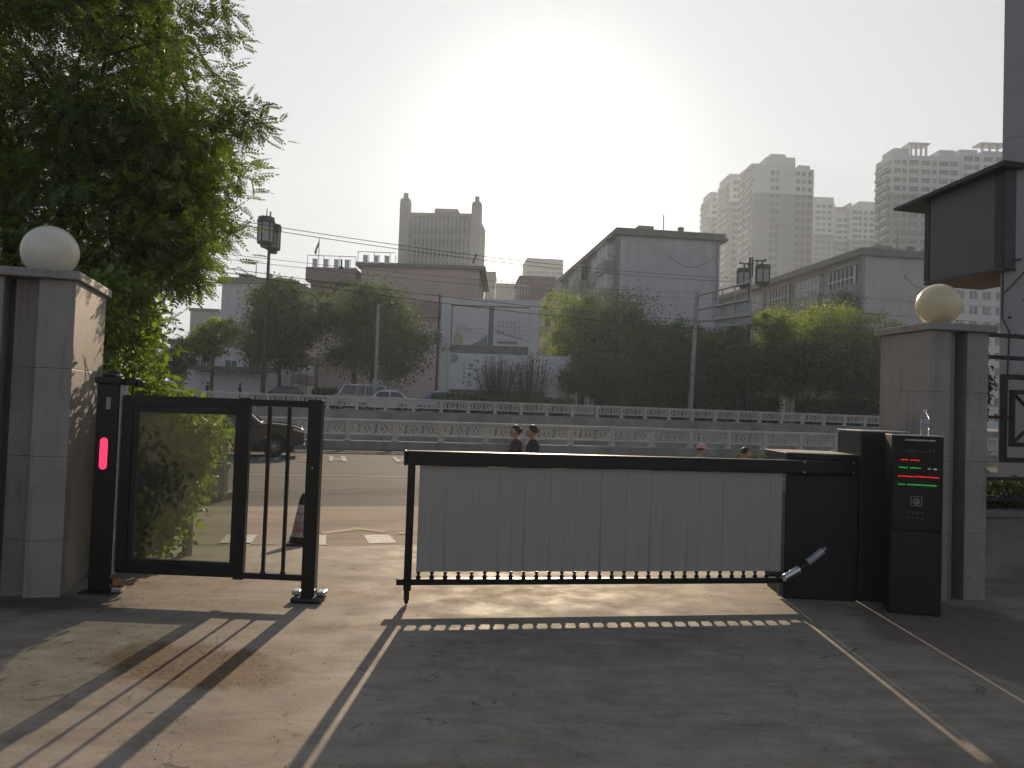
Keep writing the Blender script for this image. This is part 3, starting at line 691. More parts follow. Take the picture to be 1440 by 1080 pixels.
# dark boxed bay on its side with a sloping lid
zlo, zhi, yb = 3.90, 5.30, 1.55
BB = thing('boxed_bay', 'dark grey boxed bay with overhanging sloping lid jutting from the grey building', 'boxed bay', (pe.x - .04, BY - .15, 0), R(13))
q = MB(); q.box(0, 1.1, 0, yb, zlo, zhi); q.build('bay_box', M['darkgrey'], BB, bevel=.006)
q = MB(); q.box(-.02, -.001, 0, .16, zlo + .03, zhi - .02); q.build('trim', M['cabinet'], BB)
q = MB(); q.box(-.012, -.001, yb - .1, yb, zlo + .03, zhi - .02); q.build('trim', M['cabinet'], BB)
q = MB(); q.box(-.012, 1.11, -.01, yb + .01, zlo - .03, zlo - .002); q.build('underside', mat('brown_board', (.07, .05, .04), .8, var=.2, scale=6), BB)
q = MB(); q.add([(-.16, -.12, zhi + .02), (1.1, -.12, zhi + .02), (1.1, yb + .55, zhi - .1), (-.16, yb + .55, zhi - .1), (-.16, -.12, zhi + .09), (1.1, -.12, zhi + .09), (1.1, yb + .55, zhi - .06), (-.16, yb + .55, zhi - .06)],
               [(3, 2, 1, 0), (4, 5, 6, 7), (0, 1, 5, 4), (1, 2, 6, 5), (2, 3, 7, 6), (3, 0, 4, 7)]); q.build('sloping_lid', M['cabinet'], BB)

# ------------------------------------------------------------------ balustrades along the road
def balustrade(name, label, v, zbase, ztop, solid, pitch, u0, n, seed):
    t = thing(name, label, 'balustrade', RW(u0, v, zbase), A, 'concrete balustrades along the road')
    H = ztop - zbase
    L = n * pitch
    q = MB(); q.box(0, L, -.16, .16, -.2, solid); q.build('base_wall', M['wallconc'], t)
    q = MB(); q.box(-.1, L + .1, -.10, .10, H - .10, H); q.build('top_rail', M['rail_stone'], t, bevel=.015)
    q = MB(); q.box(-.09, .09, -.12, .12, solid + .001, H - .101); q.box(-.12, .12, -.14, .14, solid + .001, solid + .06); p0 = q.build('post', M['rail_stone'], t, bevel=.01)
    q = MB(); w = pitch - .18; x0 = .09; x1 = x0 + w; zp0 = solid + (H - solid) * .34; zp1 = H - .16
    q.box(x0, x1, -.05, .05, zp0 - .07, zp0); q.box(x0, x1, -.05, .05, zp1, zp1 + .05)
    # carved scrolls
    nn = 5; hh = (zp1 - zp0)
    for i in range(nn):
        cx = x0 + w * (i + .5) / nn; r = w / nn / 2 * .92
        for s_, dz in ((1, 0), (-1, 0)):
            pr = []
            for k in range(9):
                a = math.pi * (k / 8) * 1.5 * s_ + (0 if i % 2 else math.pi)
                rr = r * (1 - .07 * k)
                pr.append((cx + rr * math.cos(a), 0, zp0 + hh / 2 + (hh / 2 * (1 - .07 * k)) * math.sin(a)))
            q.path(pr, .022, 5)
        q.tube((cx - r, 0, zp0), (cx + r, 0, zp1), .02, n=5); q.tube((cx - r * .5, 0, zp1), (cx + r * .5, 0, zp0), .018, n=5)
    pn = q.build('carved_panel', M['rail_stone'], t)
    for i in range(1, n + 1): linked(p0, t, (i * pitch, 0, 0))
    for i in range(1, n): linked(pn, t, (i * pitch, 0, 0))
    return t
balustrade('balustrade', 'near pale concrete balustrade with carved panels behind the two walkers', 31.75, -.155, 1.03, .34, 1.86, -13.0, 25, 1)
balustrade('balustrade', 'far pale concrete balustrade in front of the parked cars', 52.5, 1.15, 2.10, .10, 1.86, -28.0, 43, 2)
q = MB(); q.box(-140, 140, -.30, 0, -2.6, 1.1485); tag(q.build('retaining_wall', M['wallconc'], loc=RW(0, 52.36, 0), rz=A), 'stained concrete retaining wall below the far balustrade', 'wall')
q = MB(); q.box(-140, 140, 0, .3, -2.6, -.158); tag(q.build('retaining_wall', M['wallconc'], loc=RW(0, 31.62, 0), rz=A), 'hidden concrete retaining wall under the near balustrade', 'wall')

# ------------------------------------------------------------------ foliage
def leaf_mesh(name, m, tmpl_v, tmpl_f, C, Rm, S, parent=None, loc=None):
    tv = np.array(tmpl_v, dtype=np.float32); n = len(C); k = len(tv)
    V = np.einsum('nij,kj->nki', Rm, tv) * S[:, None, None] + C[:, None, :]
    V = V.reshape(-1, 3)
    nf = len(tmpl_f); fl = np.array([len(f) for f in tmpl_f])
    idx = np.concatenate([np.array(f) for f in tmpl_f])
    I = (idx[None, :] + (np.arange(n) * k)[:, None]).reshape(-1)
    me = bpy.data.meshes.new(name); me.vertices.add(len(V)); me.vertices.foreach_set('co', V.ravel())
    me.loops.add(len(I)); me.loops.foreach_set('vertex_index', I)
    LT = np.tile(fl, n); LS = np.concatenate([[0], np.cumsum(LT)[:-1]])
    me.polygons.add(n * nf); me.polygons.foreach_set('loop_start', LS); me.polygons.foreach_set('loop_total', LT)
    me.update(calc_edges=True); me.materials.append(m)
    o = bpy.data.objects.new(name, me); col.objects.link(o)
    if parent: o.parent = parent
    if loc is not None: o.location = loc
    return o
def rand_rot(n, rs, up=0.35):
    q = rs.normal(size=(n, 4)); q /= np.linalg.norm(q, axis=1)[:, None]
    w, x, y, z = q.T
    return np.stack([np.stack([1 - 2 * (y * y + z * z), 2 * (x * y - z * w), 2 * (x * z + y * w)], -1),
                     np.stack([2 * (x * y + z * w), 1 - 2 * (x * x + z * z), 2 * (y * z - x * w)], -1),
                     np.stack([2 * (x * z - y * w), 2 * (y * z + x * w), 1 - 2 * (x * x + y * y)], -1)], 1)
def dir_rot(d, rs, roll=0.6):               # local +x along d, local z roughly upwards
    d = d / np.linalg.norm(d, axis=1)[:, None]
    up = np.array([0, 0, 1.0]) + rs.normal(size=d.shape) * roll
    y = np.cross(up, d); y /= np.linalg.norm(y, axis=1)[:, None]; z = np.cross(d, y)
    return np.stack([d, y, z], -1)
def leaflet(x, y, ang, l, w, z=0.0, droop=0.0):
    ca, sa = math.cos(ang), math.sin(ang)
    P = [(0, 0), (l * .45, w / 2), (l, 0), (l * .45, -w / 2)]
    return [(x + a * ca - b * sa, y + a * sa + b * ca, z - droop * a) for a, b in P]
def pinnate(n=5, L=.20, l=.064, w=.029):     # one compound leaf
    v = []; f = []
    for i in range(n):
        x = L * (.15 + .85 * i / n); dz = -.25 * (x / L) ** 2 * L
        for s_ in (1, -1):
            b = len(v); v += leaflet(x, 0, s_ * R(58), l * (1 - .25 * abs(i - n * .45) / n), w, dz, .25); f.append((b, b + 1, b + 2, b + 3))
    b = len(v); v += leaflet(L, 0, 0, l, w, -.25 * L, .3); f.append((b, b + 1, b + 2, b + 3))
    b = len(v); v += [(0, .003, 0), (L, .0015, -.25 * L), (L, -.0015, -.25 * L), (0, -.003, 0)]; f.append((b, b + 1, b + 2, b + 3))
    return v, f
def broad(l=.09, w=.055):
    return [(0, 0, 0), (l * .3, w / 2, .006), (l * .7, w * .38, .0), (l, 0, -.012), (l * .7, -w * .38, .0), (l * .3, -w / 2, .006)], [(0, 1, 2, 3), (0, 3, 4, 5)]
def tri_leaf(l=.3, w=.2):
    l *= .72; w *= .72
    return [(0, 0, 0), (l * .5, w / 2, .02), (l, 0, -.03), (l * .5, -w / 2, .02)], [(0, 1, 2, 3)]
def limbs(mb, base, tips, r, rs, bend=.25):
    for tp in tips:
        a = np.array(base); b_ = np.array(tp); m1 = a + (b_ - a) * .5 + rs.normal(size=3) * bend * np.linalg.norm(b_ - a) * .3 + np.array([0, 0, .1 * np.linalg.norm(b_ - a)])
        mb.tube(a, m1, r, r * .65, 6, False); mb.tube(m1, b_, r * .65, r * .2, 6, False)

LM_near = leaf_mat('near_leaf', (0.028, 0.050, 0.012), (0.155, 0.210, 0.038), .52, .8)
LM_vine = leaf_mat('vine_leaf', (0.05, 0.08, 0.018), (0.20, 0.26, 0.05), .58, 2.0)
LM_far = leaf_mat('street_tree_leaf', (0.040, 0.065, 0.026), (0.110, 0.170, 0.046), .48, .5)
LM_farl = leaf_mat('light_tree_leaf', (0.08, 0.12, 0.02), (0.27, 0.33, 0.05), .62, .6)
LM_olive = leaf_mat('olive_leaf', (0.05, 0.045, 0.018), (0.12, 0.11, 0.045), .40, .6)
LM_dark = leaf_mat('dark_conifer_leaf', (0.026, 0.038, 0.020), (0.075, 0.100, 0.040), .35, .8)
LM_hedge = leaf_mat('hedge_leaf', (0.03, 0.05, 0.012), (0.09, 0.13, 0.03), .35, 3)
LM_plum = leaf_mat('plum_leaf', (0.030, 0.020, 0.018), (0.075, 0.05, 0.042), .25, 3)

# big locust tree on the left
def near_tree():
    rs = np.random.RandomState(21)
    base = Vector((-6.6, 10.2, 0))
    t = thing('locust_tree', 'large feathery leaved tree rising behind the left granite pillar', 'tree', base, 0)
    # clump centres given by the outline of the crown in the photo
    cl = []
    tries = 0
    while len(cl) < 640 and tries < 60000:
        tries += 1
        px = rs.uniform(-150, 385); py = rs.uniform(-160, 560); Y = rs.uniform(8.4, 12.6)
        edge = -24 + np.interp(py, [-160, 0, 40, 90, 130, 165, 200, 235, 265, 300, 330, 370, 400, 440, 480, 560], [270, 275, 285, 285, 268, 330, 300, 305, 315, 300, 285, 262, 240, 222, 222, 215])
        if px > edge: continue
        if py > 330 and rs.rand() < .3: continue
        # openings where the sky shows
        if any(((px - a) / c) ** 2 + ((py - b) / d) ** 2 < 1 for a, b, c, d in ((88, 55, 38, 32), (62, 118, 34, 18), (235, 22, 26, 16), (205, 50, 22, 14), (52, 262, 22, 34), (262, 150, 20, 10), (155, 118, 18, 10), (20, 60, 18, 18), (190, 205, 14, 12))) and rs.rand() < .93: continue
        p = D(px, py, Y); 
        if p.z < .8: continue
        zr_ = p.z - (p.y - 7.0) * .351
        if -3.95 < p.x - .036 * (p.y - 7) < -3.55 and 1.8 < zr_ < 2.65: continue
        cl.append(np.array(p) - np.array(base))
    for px, py, Y in ((345, 168, 9.4), (325, 175, 9.6), (362, 176, 9.5), (335, 155, 9.3), (305, 45, 9.5), (300, 105, 9.8), (330, 235, 9.3), (325, 258, 9.6), (310, 18, 9.6), (312, 330, 9.7), (290, 350, 9.5), (270, 395, 9.8)):
        cl.append(np.array(D(px, py, Y)) - np.array(base))
    for _ in range(90):
        cl.insert(0, np.array(D(rs.uniform(205, 285), rs.uniform(175, 385), rs.uniform(9.2, 11.5))) - np.array(base))
    cl = np.array(cl)
    q = MB(); q.tube((0, 0, -.1), (.1, 0, 1.2), .20, .17, 10, False); q.tube((.1, 0, 1.2), (.0, .1, 2.9), .17, .14, 10, False)
    forks = [np.array(p) for p in ((1.2, -.6, 4.6), (-1.1, .3, 4.7), (.3, .6, 5.6), (2.0, -.9, 3.2), (1.7, .3, 6.3), (-.4, -.7, 6.6), (-1.9, .2, 6.2))]
    for fk in forks:
        a = np.array((0, .1, 2.7)); m_ = (a + fk) / 2 + rs.normal(size=3) * .12
        q.tube(a, m_, .11, .085, 8, False); q.tube(m_, fk, .085, .06, 8, False)
    for c in cl[rs.permutation(len(cl))[:150]]:
        fk = min(forks, key=lambda f: np.linalg.norm(f - c)); limbs(q, fk, [c], .03, rs)
    q.build('trunk', M['bark'], t, smooth=True)
    per = 50; C = []; dd = []
    for c in cl:
        r = rs.uniform(.14, .30) if len(C) < len(cl) - 13 else .13; off = rs.normal(size=(per, 3)) * np.array([r, r, r * .62]) ; C.append(c + off); d = off + rs.normal(size=(per, 3)) * .15 + np.array([.05, 0, -.04]); dd.append(d)
    C = np.concatenate(C); dd = np.concatenate(dd); zr = C[:, 2] - (C[:, 1] + base.y - 7.0) * .351; X_ = C[:, 0] + base.x - .036 * (C[:, 1] + base.y - 7)
    keep = (C[:, 2] > .3) & ~((X_ > -3.93) & (X_ < -3.58) & (zr > 1.8) & (zr < 2.65)); C = C[keep]; dd = dd[keep]
    v, f = pinnate()
    leaf_mesh('crown', LM_near, v, f, C, dir_rot(dd, rs), rs.uniform(.6, 1.1, len(C)), t)
near_tree()
def vine():
    rs = np.random.RandomState(5); base = Vector((-4.15, 8.15, 0))
    t = thing('climbing_shrub', 'bushy light green shrub seen through the glass of the gate', 'shrub', base, 0)
    cl = []
    while len(cl) < 350:
        px = rs.uniform(120, 322); py = rs.uniform(395, 808) if rs.rand() < .5 else rs.uniform(575, 808); Y = rs.uniform(7.5, 9.2)
        edge = np.interp(py, [395, 440, 480, 520, 545, 580, 610, 650, 690, 720, 760, 808], [232, 228, 238, 225, 225, 282, 322, 286, 292, 262, 248, 215])
        if px > edge - 12: continue
        p = D(px, py, Y)
        if p.z < .08: continue
        cl.append(np.array(p) - np.array(base))
    cl = np.array(cl); q = MB()
    for c in cl[::3]: limbs(q, (rs.uniform(-.25, .25), rs.uniform(-.2, .2), 0), [c], .014, rs)
    q.build('stems', M['bark'], t)
    per = 75; C = (cl[:, None, :] + rs.normal(size=(len(cl), per, 3)) * .10).reshape(-1, 3); C = C[C[:, 2] > .02]; zr = C[:, 2] - (C[:, 1] + base.y - 7.0) * .351; X_ = C[:, 0] + base.x - .036 * (C[:, 1] + base.y - 7)
    C = C[~((X_ > -3.93) & (X_ < -3.58) & (zr > 1.8) & (zr < 2.65))]
    v, f = broad(.075, .048)
    leaf_mesh('leaves', LM_vine, v, f, C, dir_rot(rs.normal(size=C.shape) + np.array([.3, -.3, -.3]), rs, .8), rs.uniform(.7, 1.3, len(C)), t)
vine()

def tree(name, label, px, top, bot, halfw, Y, zg, m, seed, n=90, per=110, leaf=.30, shape='round', trunk=.16, group='street trees beyond the far road', low=.18, Yd=None, rzs=None):
    """px: trunk column; top/bot: crown extent in the picture, halfw: half its width"""
    rs = np.random.RandomState(seed)
    if 55 < Y < 66: Y = (Y - 2.2) / (.966 - .259 * (px - 720) / F)
    g0 = D(px, 560, Y); base = Vector((g0.x, Y, zg)); ztop = D(px, top, Y).z - zg; zbot = max(.3, D(px, bot, Y).z - zg); rw = halfw / F * Y
    t = thing(name, label, 'tree', base, 0, group); per = int(per * 1.7)
    cl = []
    lobes = [(rs.normal() * .45 * rw, rs.normal() * .4 * rw, rs.uniform(.25, .8)) for _ in range(6)]
    while len(cl) < n:
        p = rs.uniform(-1, 1, 3); r_ = (abs(p[0]) ** 2.2 + abs(p[1]) ** 2.2 + abs(p[2]) ** 3) ** (1 / 2.4)
        if r_ > 1 or r_ < .3: continue
        if shape == 'cone': w_ = max(.08, (1 - (p[2] + 1) / 2) ** .8)
        elif shape == 'flat': w_ = 1 if p[2] < 0 else .95
        else: w_ = 1
        x, y = p[0] * rw * w_, p[1] * rw * .9 * w_
        z_ = zbot + (ztop - zbot) * (p[2] * .5 + .5)
        z_ += .13 * (ztop - zbot) * math.sin(x * 2.1 / rw + seed) + rs.normal() * .02 * (ztop - zbot)
        x += .16 * rw * math.sin(z_ * 1.7 + seed * 2)
        cl.append((x, y, z_))
    cl = np.array(cl); q = MB()
    fk = (rs.normal() * .05, 0, zbot + (ztop - zbot) * .22); q.tube((0, 0, -.1), fk, trunk, trunk * .7, 8, False)
    for c in cl[:45]: limbs(q, fk, [c], trunk * .28, rs)
    q.build('trunk', M['bark'], t)
    cr = rw * .17; C = (cl[:, None, :] + rs.normal(size=(len(cl), per, 3)) * np.array([cr, cr, cr * .75]) * rs.uniform(.45, 1.5, size=(len(cl), 1, 1))).reshape(-1, 3)
    C = C[C[:, 2] > .1]
    v, f = tri_leaf(leaf, leaf * .6)
    leaf_mesh('crown', m, v, f, C, dir_rot(rs.normal(size=C.shape) + np.array([0, 0, -.2]), rs, .8), rs.uniform(.6, 1.3, len(C)), t)
    return t
ZG = 1.15
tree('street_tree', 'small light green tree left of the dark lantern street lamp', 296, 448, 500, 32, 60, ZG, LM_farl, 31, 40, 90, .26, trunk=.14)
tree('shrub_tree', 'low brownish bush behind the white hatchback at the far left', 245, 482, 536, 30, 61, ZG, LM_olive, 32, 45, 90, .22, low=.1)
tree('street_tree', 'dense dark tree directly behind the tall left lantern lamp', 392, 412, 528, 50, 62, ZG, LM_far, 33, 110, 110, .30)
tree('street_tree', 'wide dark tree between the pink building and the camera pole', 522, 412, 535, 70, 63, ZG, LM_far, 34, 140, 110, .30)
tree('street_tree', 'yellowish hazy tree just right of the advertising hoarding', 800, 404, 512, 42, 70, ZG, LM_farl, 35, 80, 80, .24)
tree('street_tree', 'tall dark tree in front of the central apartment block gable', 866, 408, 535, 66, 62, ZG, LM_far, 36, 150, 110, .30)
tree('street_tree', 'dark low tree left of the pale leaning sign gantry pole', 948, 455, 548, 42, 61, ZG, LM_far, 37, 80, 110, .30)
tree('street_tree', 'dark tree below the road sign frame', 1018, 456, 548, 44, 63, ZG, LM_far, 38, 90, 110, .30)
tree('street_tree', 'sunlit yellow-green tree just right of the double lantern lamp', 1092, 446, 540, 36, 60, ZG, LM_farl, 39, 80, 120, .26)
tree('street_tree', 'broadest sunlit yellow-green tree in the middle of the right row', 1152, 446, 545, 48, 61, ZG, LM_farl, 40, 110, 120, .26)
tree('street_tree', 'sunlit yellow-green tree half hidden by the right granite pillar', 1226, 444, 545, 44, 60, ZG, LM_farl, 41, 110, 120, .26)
tree('dark_evergreen', 'dark bushy evergreen rising behind the sunlit green trees', 1190, 398, 520, 44, 75, ZG, LM_dark, 42, 110, 120, .26, 'cone')
tree('olive_tree', 'olive-brown crown in front of the right apartment block', 1150, 424, 520, 34, 74, ZG, LM_olive, 43, 60, 100, .24)
tree('street_tree', 'dark green tree low beside the gantry pole foot', 985, 478, 556, 34, 58.5, ZG, LM_far, 44, 60, 100, .26)
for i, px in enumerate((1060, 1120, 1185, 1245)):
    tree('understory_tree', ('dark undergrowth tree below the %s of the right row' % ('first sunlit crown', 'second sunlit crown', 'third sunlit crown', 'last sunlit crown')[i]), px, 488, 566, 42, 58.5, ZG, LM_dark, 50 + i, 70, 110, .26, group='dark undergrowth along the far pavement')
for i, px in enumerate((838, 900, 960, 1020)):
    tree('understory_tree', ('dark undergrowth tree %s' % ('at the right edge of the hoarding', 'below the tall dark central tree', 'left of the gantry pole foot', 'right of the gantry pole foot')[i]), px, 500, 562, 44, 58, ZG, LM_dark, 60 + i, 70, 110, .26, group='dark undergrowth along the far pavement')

def hedge(name, label, c, rz, L, W, H, m, seed, leaf=.07, n=3500, cat='hedge'):
    rs = np.random.RandomState(seed); t = thing(name, label, cat, c, rz)
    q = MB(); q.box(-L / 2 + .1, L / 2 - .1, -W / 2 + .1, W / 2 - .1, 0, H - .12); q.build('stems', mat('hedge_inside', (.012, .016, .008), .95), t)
    C = np.stack([rs.uniform(-L / 2, L / 2, n), rs.uniform(-W / 2, W / 2, n), H * rs.uniform(0, 1, n) ** .6 + rs.normal(size=n) * .025], -1)
    k = rs.randint(0, 3, n); C[k == 0, 1] = -W / 2 + rs.normal(size=(k == 0).sum()) * .5 * leaf; C[k == 1, 2] = H + rs.normal(size=(k == 1).sum()) * .6 * leaf
    v, f = broad(leaf, leaf * .6); leaf_mesh('foliage', m, v, f, C, rand_rot(n, rs), rs.uniform(.7, 1.4, n), t)
p = D(1072, 640, 22); hedge('hedge', 'clipped green hedge behind the black drive cabinet', (p.x, 22, -.155), A, 1.5, .8, .62, LM_hedge, 3, .10, 2600)
p = G(1400, 700, .72); hedge('planting', 'bright green plants growing inside the iron fence', (5.35 + 1.5, 9.15 + .28, .55), R(13), 3.6, .35, .42, LM_hedge, 4, .07, 2600, 'plants')
p = D(460, 556, 57.6); hedge('clipped_bush', 'small clipped bush left of the silver van', (p.x, 57.6, ZG), A, 2.0, 1, 1.35, LM_hedge, 6, .16, 1500, 'bush')
p = D(690, 560, 56.5); hedge('low_hedge', 'low dark hedge running below the advertising hoarding', (p.x + 1, 56.9, ZG), A * .6, 10, 1.1, 1.15, LM_hedge, 8, .2, 9000)
tree('added_shade_shrub', 'dark garden shrub behind the right granite pillar', 1326, 500, 575, 44, 9.7, .55, LM_dark, 91, 60, 110, .09, trunk=.04, group=None)  # added out of sight, only to shade the ground beside the pillar
def spiky(label, px, Y, halfw, top, seed):
    rs = np.random.RandomState(seed); g0 = D(px, 560, Y); t = thing('plum_shrub', label, 'shrub', (g0.x, Y, ZG), 0, 'dark upright shrubs before the hoarding')
    H = D(px, top, Y).z - ZG; w = halfw / F * Y; q = MB(); C = []; dd = []
    for i in range(95):
        a = rs.uniform(0, 2 * math.pi); r_ = math.sqrt(rs.rand()); x, y = math.cos(a) * r_ * w, math.sin(a) * r_ * w * .7; h = H * (1 - .28 * r_ ** 2) * rs.uniform(.7, 1.02)
        q.tube((x * .2, y * .2, 0), (x * .7, y * .7, h * .5), .02, .014, 4, False); q.tube((x * .7, y * .7, h * .5), (x, y, h), .014, .006, 4, False)
        k = 46; s_ = rs.uniform(.12, 1, k)[:, None]; P = np.where(s_ < .5, np.array([[x * .2, y * .2, 0]]) * (1 - 2 * s_) + np.array([[x * .7, y * .7, h * .5]]) * 2 * s_, np.array([[x * .7, y * .7, h * .5]]) * (2 - 2 * s_) + np.array([[x, y, h]]) * (2 * s_ - 1))
        C.append(P + rs.normal(size=(k, 3)) * .045); dd.append(rs.normal(size=(k, 3)) + np.array([0, 0, 1.0]))
    q.build('stems', M['bark'], t); C = np.concatenate(C); dd = np.concatenate(dd); v, f = tri_leaf(.15, .09)
    leaf_mesh('leaves', LM_plum, v, f, C, dir_rot(dd, rs), rs.uniform(.7, 1.3, len(C)), t)
spiky('dark upright shrub before the left half of the hoarding', 697, 58.3, 32, 492, 71)
spiky('dark upright shrub before the right half of the hoarding', 745, 58.0, 36, 490, 72)

# ------------------------------------------------------------------ buildings
def window_mesh(w, h, panes=2, frame=.07, deep=.10):
    """one window: frame with mullions and dark panes, facing -y, origin at its lower left corner"""
    f = MB(); f.box(0, w, -.05, deep, 0, frame); f.box(0, w, -.05, deep, h - frame, h); f.box(0, frame, -.049, deep - .001, frame, h - frame); f.box(w - frame, w, -.049, deep - .001, frame, h - frame)
    for i in range(1, panes): x = w * i / panes; f.box(x - frame / 2.4, x + frame / 2.4, -.04, deep - .002, frame, h - frame)
    return f
WIN = {}
def window(parent, x, y, z, w, h, rz=0.0, panes=2, mat_f=None, sill=True, frame=.07):
    """a window part (frame) with its panes as a sub-part; meshes are shared between equal windows"""
    key = (round(w, 2), round(h, 2), panes, sill, frame, id(mat_f))
    if key not in WIN:
        f = window_mesh(w, h, panes, frame)
        if sill: f.box(-.08, w + .08, -.14, -.001, -.08, -.001)
        fo = f.build('window', mat_f or M['winframe'], parent)
        g_ = MB(); g_.box(frame * .6, w - frame * .6, .0, .03, frame * .6, h - frame * .6); go = g_.build('pane', M['winglass'], fo)
        WIN[key] = (fo, go)
    else:
        a, b_ = WIN[key]; fo = linked(a, parent, (0, 0, 0)); go = b_.copy(); col.objects.link(go); go.parent = fo
    fo.location = (x, y, z); fo.rotation_euler.z = rz
    return fo

def walkup(name, label, corner, rz, gw, length, H, side, mgable, seed, floors=5, bays=6, style='bay'):
    """five storey slab block. local x along the gable (to the right), local y along the long side (away).
    side: -1 when the long side with balconies shows on the left (x = 0), +1 when on the right (x = gw)"""
    t = thing(name, label, 'apartment block', corner, rz, None)
    fh = (H - .6) / floors; rnd = random.Random(seed)
    q = MB(); q.box(0, gw, 0, length, 0, H); q.build('wall', [mgable], t)
    q = MB(); q.box(-.75, gw + .75, -.35, length + .5, H + .003, H + .28); q.box(-.5, gw + .5, -.15, length + .3, H + .281, H + .75); q.build('roof', M['roof'], t, bevel=.03)
    q = MB(); q.box(gw * .62, gw * .62 + .5, 1.2, 1.7, H + .752, H + 1.5); q.build('chimney', M['roof'], t)
    q = MB(); q.tube((gw * .97, -.12, 0), (gw * .97, -.12, H), .07, n=6); q.build('drain_pipe', M['aptside'], t)
    q = MB(); q.path([(gw * (.45 + .5 * k / 8), -.05, H - 1.6 - 1.2 * math.sin(math.pi * k / 8)) for k in range(9)], .03, 4); q.build('loose_cable', M['aptside'], t)
    q = MB(); q.box(gw * .2, gw * .2 + 1.6, 1.0, 2.4, H + .752, H + 1.35); q.build('roof_hatch', M['aptside'], t)
    q = MB(); q.box(gw * .45, gw * .45 + .08, 1, 1.1, H + .752, H + 2.6); q.build('antenna', M['aptside'], t)
    xs = 0 if side < 0 else gw; rw = -math.pi / 2 if side < 0 else math.pi / 2
    bl_ = length / bays
    def place(y, z, w, h, out, panes, **k):
        if side < 0: return window(t, xs - out, y + w, z, w, h, -math.pi / 2, panes, **k)
        return window(t, xs + out, y, z, w, h, math.pi / 2, panes, **k)
    q = MB(); s_ = side
    def ext(qb, y0, y1, z0, z1, o0, o1):
        a, b_ = sorted((xs + s_ * o0, xs + s_ * o1)); qb.box(a, b_, y0, y1, z0, z1)
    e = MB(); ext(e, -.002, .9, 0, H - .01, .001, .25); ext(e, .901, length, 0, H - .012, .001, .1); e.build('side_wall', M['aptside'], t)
    for b in range(bays):
        y0 = b * bl_ + .5
        for fl in range(floors):
            z0 = fl * fh
            e = MB()
            if style == 'band' or b % 2 == 0 or True:
                wide = .74 if style == 'band' else (.66 if b % 2 == 0 else .5); P_ = .7 if style == 'band' else (1.35 if b % 2 == 0 else .75)
                ext(e, y0 + .3, y0 + bl_ * wide, z0 + .02, z0 + 1.1, .101, P_); ext(e, y0 + .2, y0 + bl_ * wide + .1, z0 + fh - .16, z0 + fh, .101, P_ + .1)
                o_ = e.build('balcony', M['aptside'], t)
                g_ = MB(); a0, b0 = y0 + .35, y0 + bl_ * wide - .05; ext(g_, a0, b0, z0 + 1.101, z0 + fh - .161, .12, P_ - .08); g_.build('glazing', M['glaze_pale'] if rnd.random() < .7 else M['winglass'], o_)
                m_ = MB(); k_ = 6 if wide > .6 else 4
                for i in range(k_ + 1): yy = a0 + (b0 - a0) * i / k_; ext(m_, yy - .045, yy + .045, z0 + 1.101, z0 + fh - .161, P_ - .15, P_ - .02)
                ext(m_, a0, b0, z0 + 1.75, z0 + 1.84, P_ - .15, P_ - .03)
                for i in range(2): ext(m_, a0 - .04, a0 + .04, z0 + 1.101, z0 + fh - .161, .15 + (P_ - .4) * i, .24 + (P_ - .4) * i)
                m_.build('glazing_bars', M['winframe'], o_)
                place(y0 + bl_ * (wide + .06), z0 + 1.0, bl_ * .16, 1.45, .09, 1)
            else:
                place(y0 + .5, z0 + 1.0, 1.7, 1.45, .09, 2); place(y0 + bl_ * .6, z0 + 1.0, 1.5, 1.45, .09, 2)
                if rnd.random() < .6:
                    a = MB(); ext(a, y0 + bl_ * .42, y0 + bl_ * .42 + .75, z0 + .5, z0 + 1.05, .101, .42); a.build('air_conditioner', M['aircon'], t)
    return t
# central block
c0 = D(866, 560, 78); top = D(866, 322, 78).z
walkup('apartment_block', 'lilac-grey five storey apartment block with blank gable in the centre right', (c0.x, 78, ZG), R(7), 10.3, 44, top - ZG - .6, -1, M['apt'], 1, 6, 7)
cB = D(868, 500, 78)
c1 = D(1213, 560, 74); top = D(1213, 352, 74).z
walkup('apartment_block', 'beige apartment block with long glazed balcony front behind the right trees', (c1.x, 74, ZG), R(8), 8.6, 52, top - ZG - .5, -1, M['apt2'], 2, 5, 8, 'band')
c2 = D(305, 560, 96); top = D(305, 392, 96).z
walkup('apartment_block', 'pale lilac five storey block behind the left lantern lamp', (c2.x, 96, ZG), R(-3), 8.2, 24, top - ZG - .5, 1, M['apt'], 3, 5, 4)
# extra rooms behind the bay at the right
def simple_block(name, label, cat, px0, px1, ptop, Y, depth, rz, m, cols, rows, w, h, seed, group=None, zg=ZG, zoff=1.2, extra=None, roofm=None):
    a = D(px0, 560, Y); b_ = D(px1, 560, Y); H = D(px0, ptop, Y).z - zg; W = (b_ - a).length / math.cos(rz)
    t = thing(name, label, cat, (a.x, Y, zg), rz, group)
    q = MB(); q.box(0, W, 0, depth, 0, H); q.build('wall', m, t)
    q = MB(); q.box(-.2, W + .2, -.2, depth + .2, H + .002, H + .5); q.build('roof', roofm or M['roof'], t)
    for i in range(cols):
        for j in range(rows):
            x = W * (i + .5) / cols - w / 2; z_ = zoff + (H - zoff) * j / rows
            window(t, x, -.02, z_, w, h, 0, 2, sill=False, frame=.12 if w > 2 else .07)
    return t, W, H
simple_block('apartment_block', 'distant white block of small windows between the right globe lamp and the dark bay', 'apartment block', 1338, 1420, 398, 150, 14, R(8), M['tower_w'], 4, 9, 1.9, 1.7, 5)
simple_block('low_building', 'pale low shop row with dark awning behind the far pavement at left', 'low building', 236, 372, 484, 74, 10, R(3), M['apt'], 4, 1, 1.2, 1.3, 6, zoff=2.9)
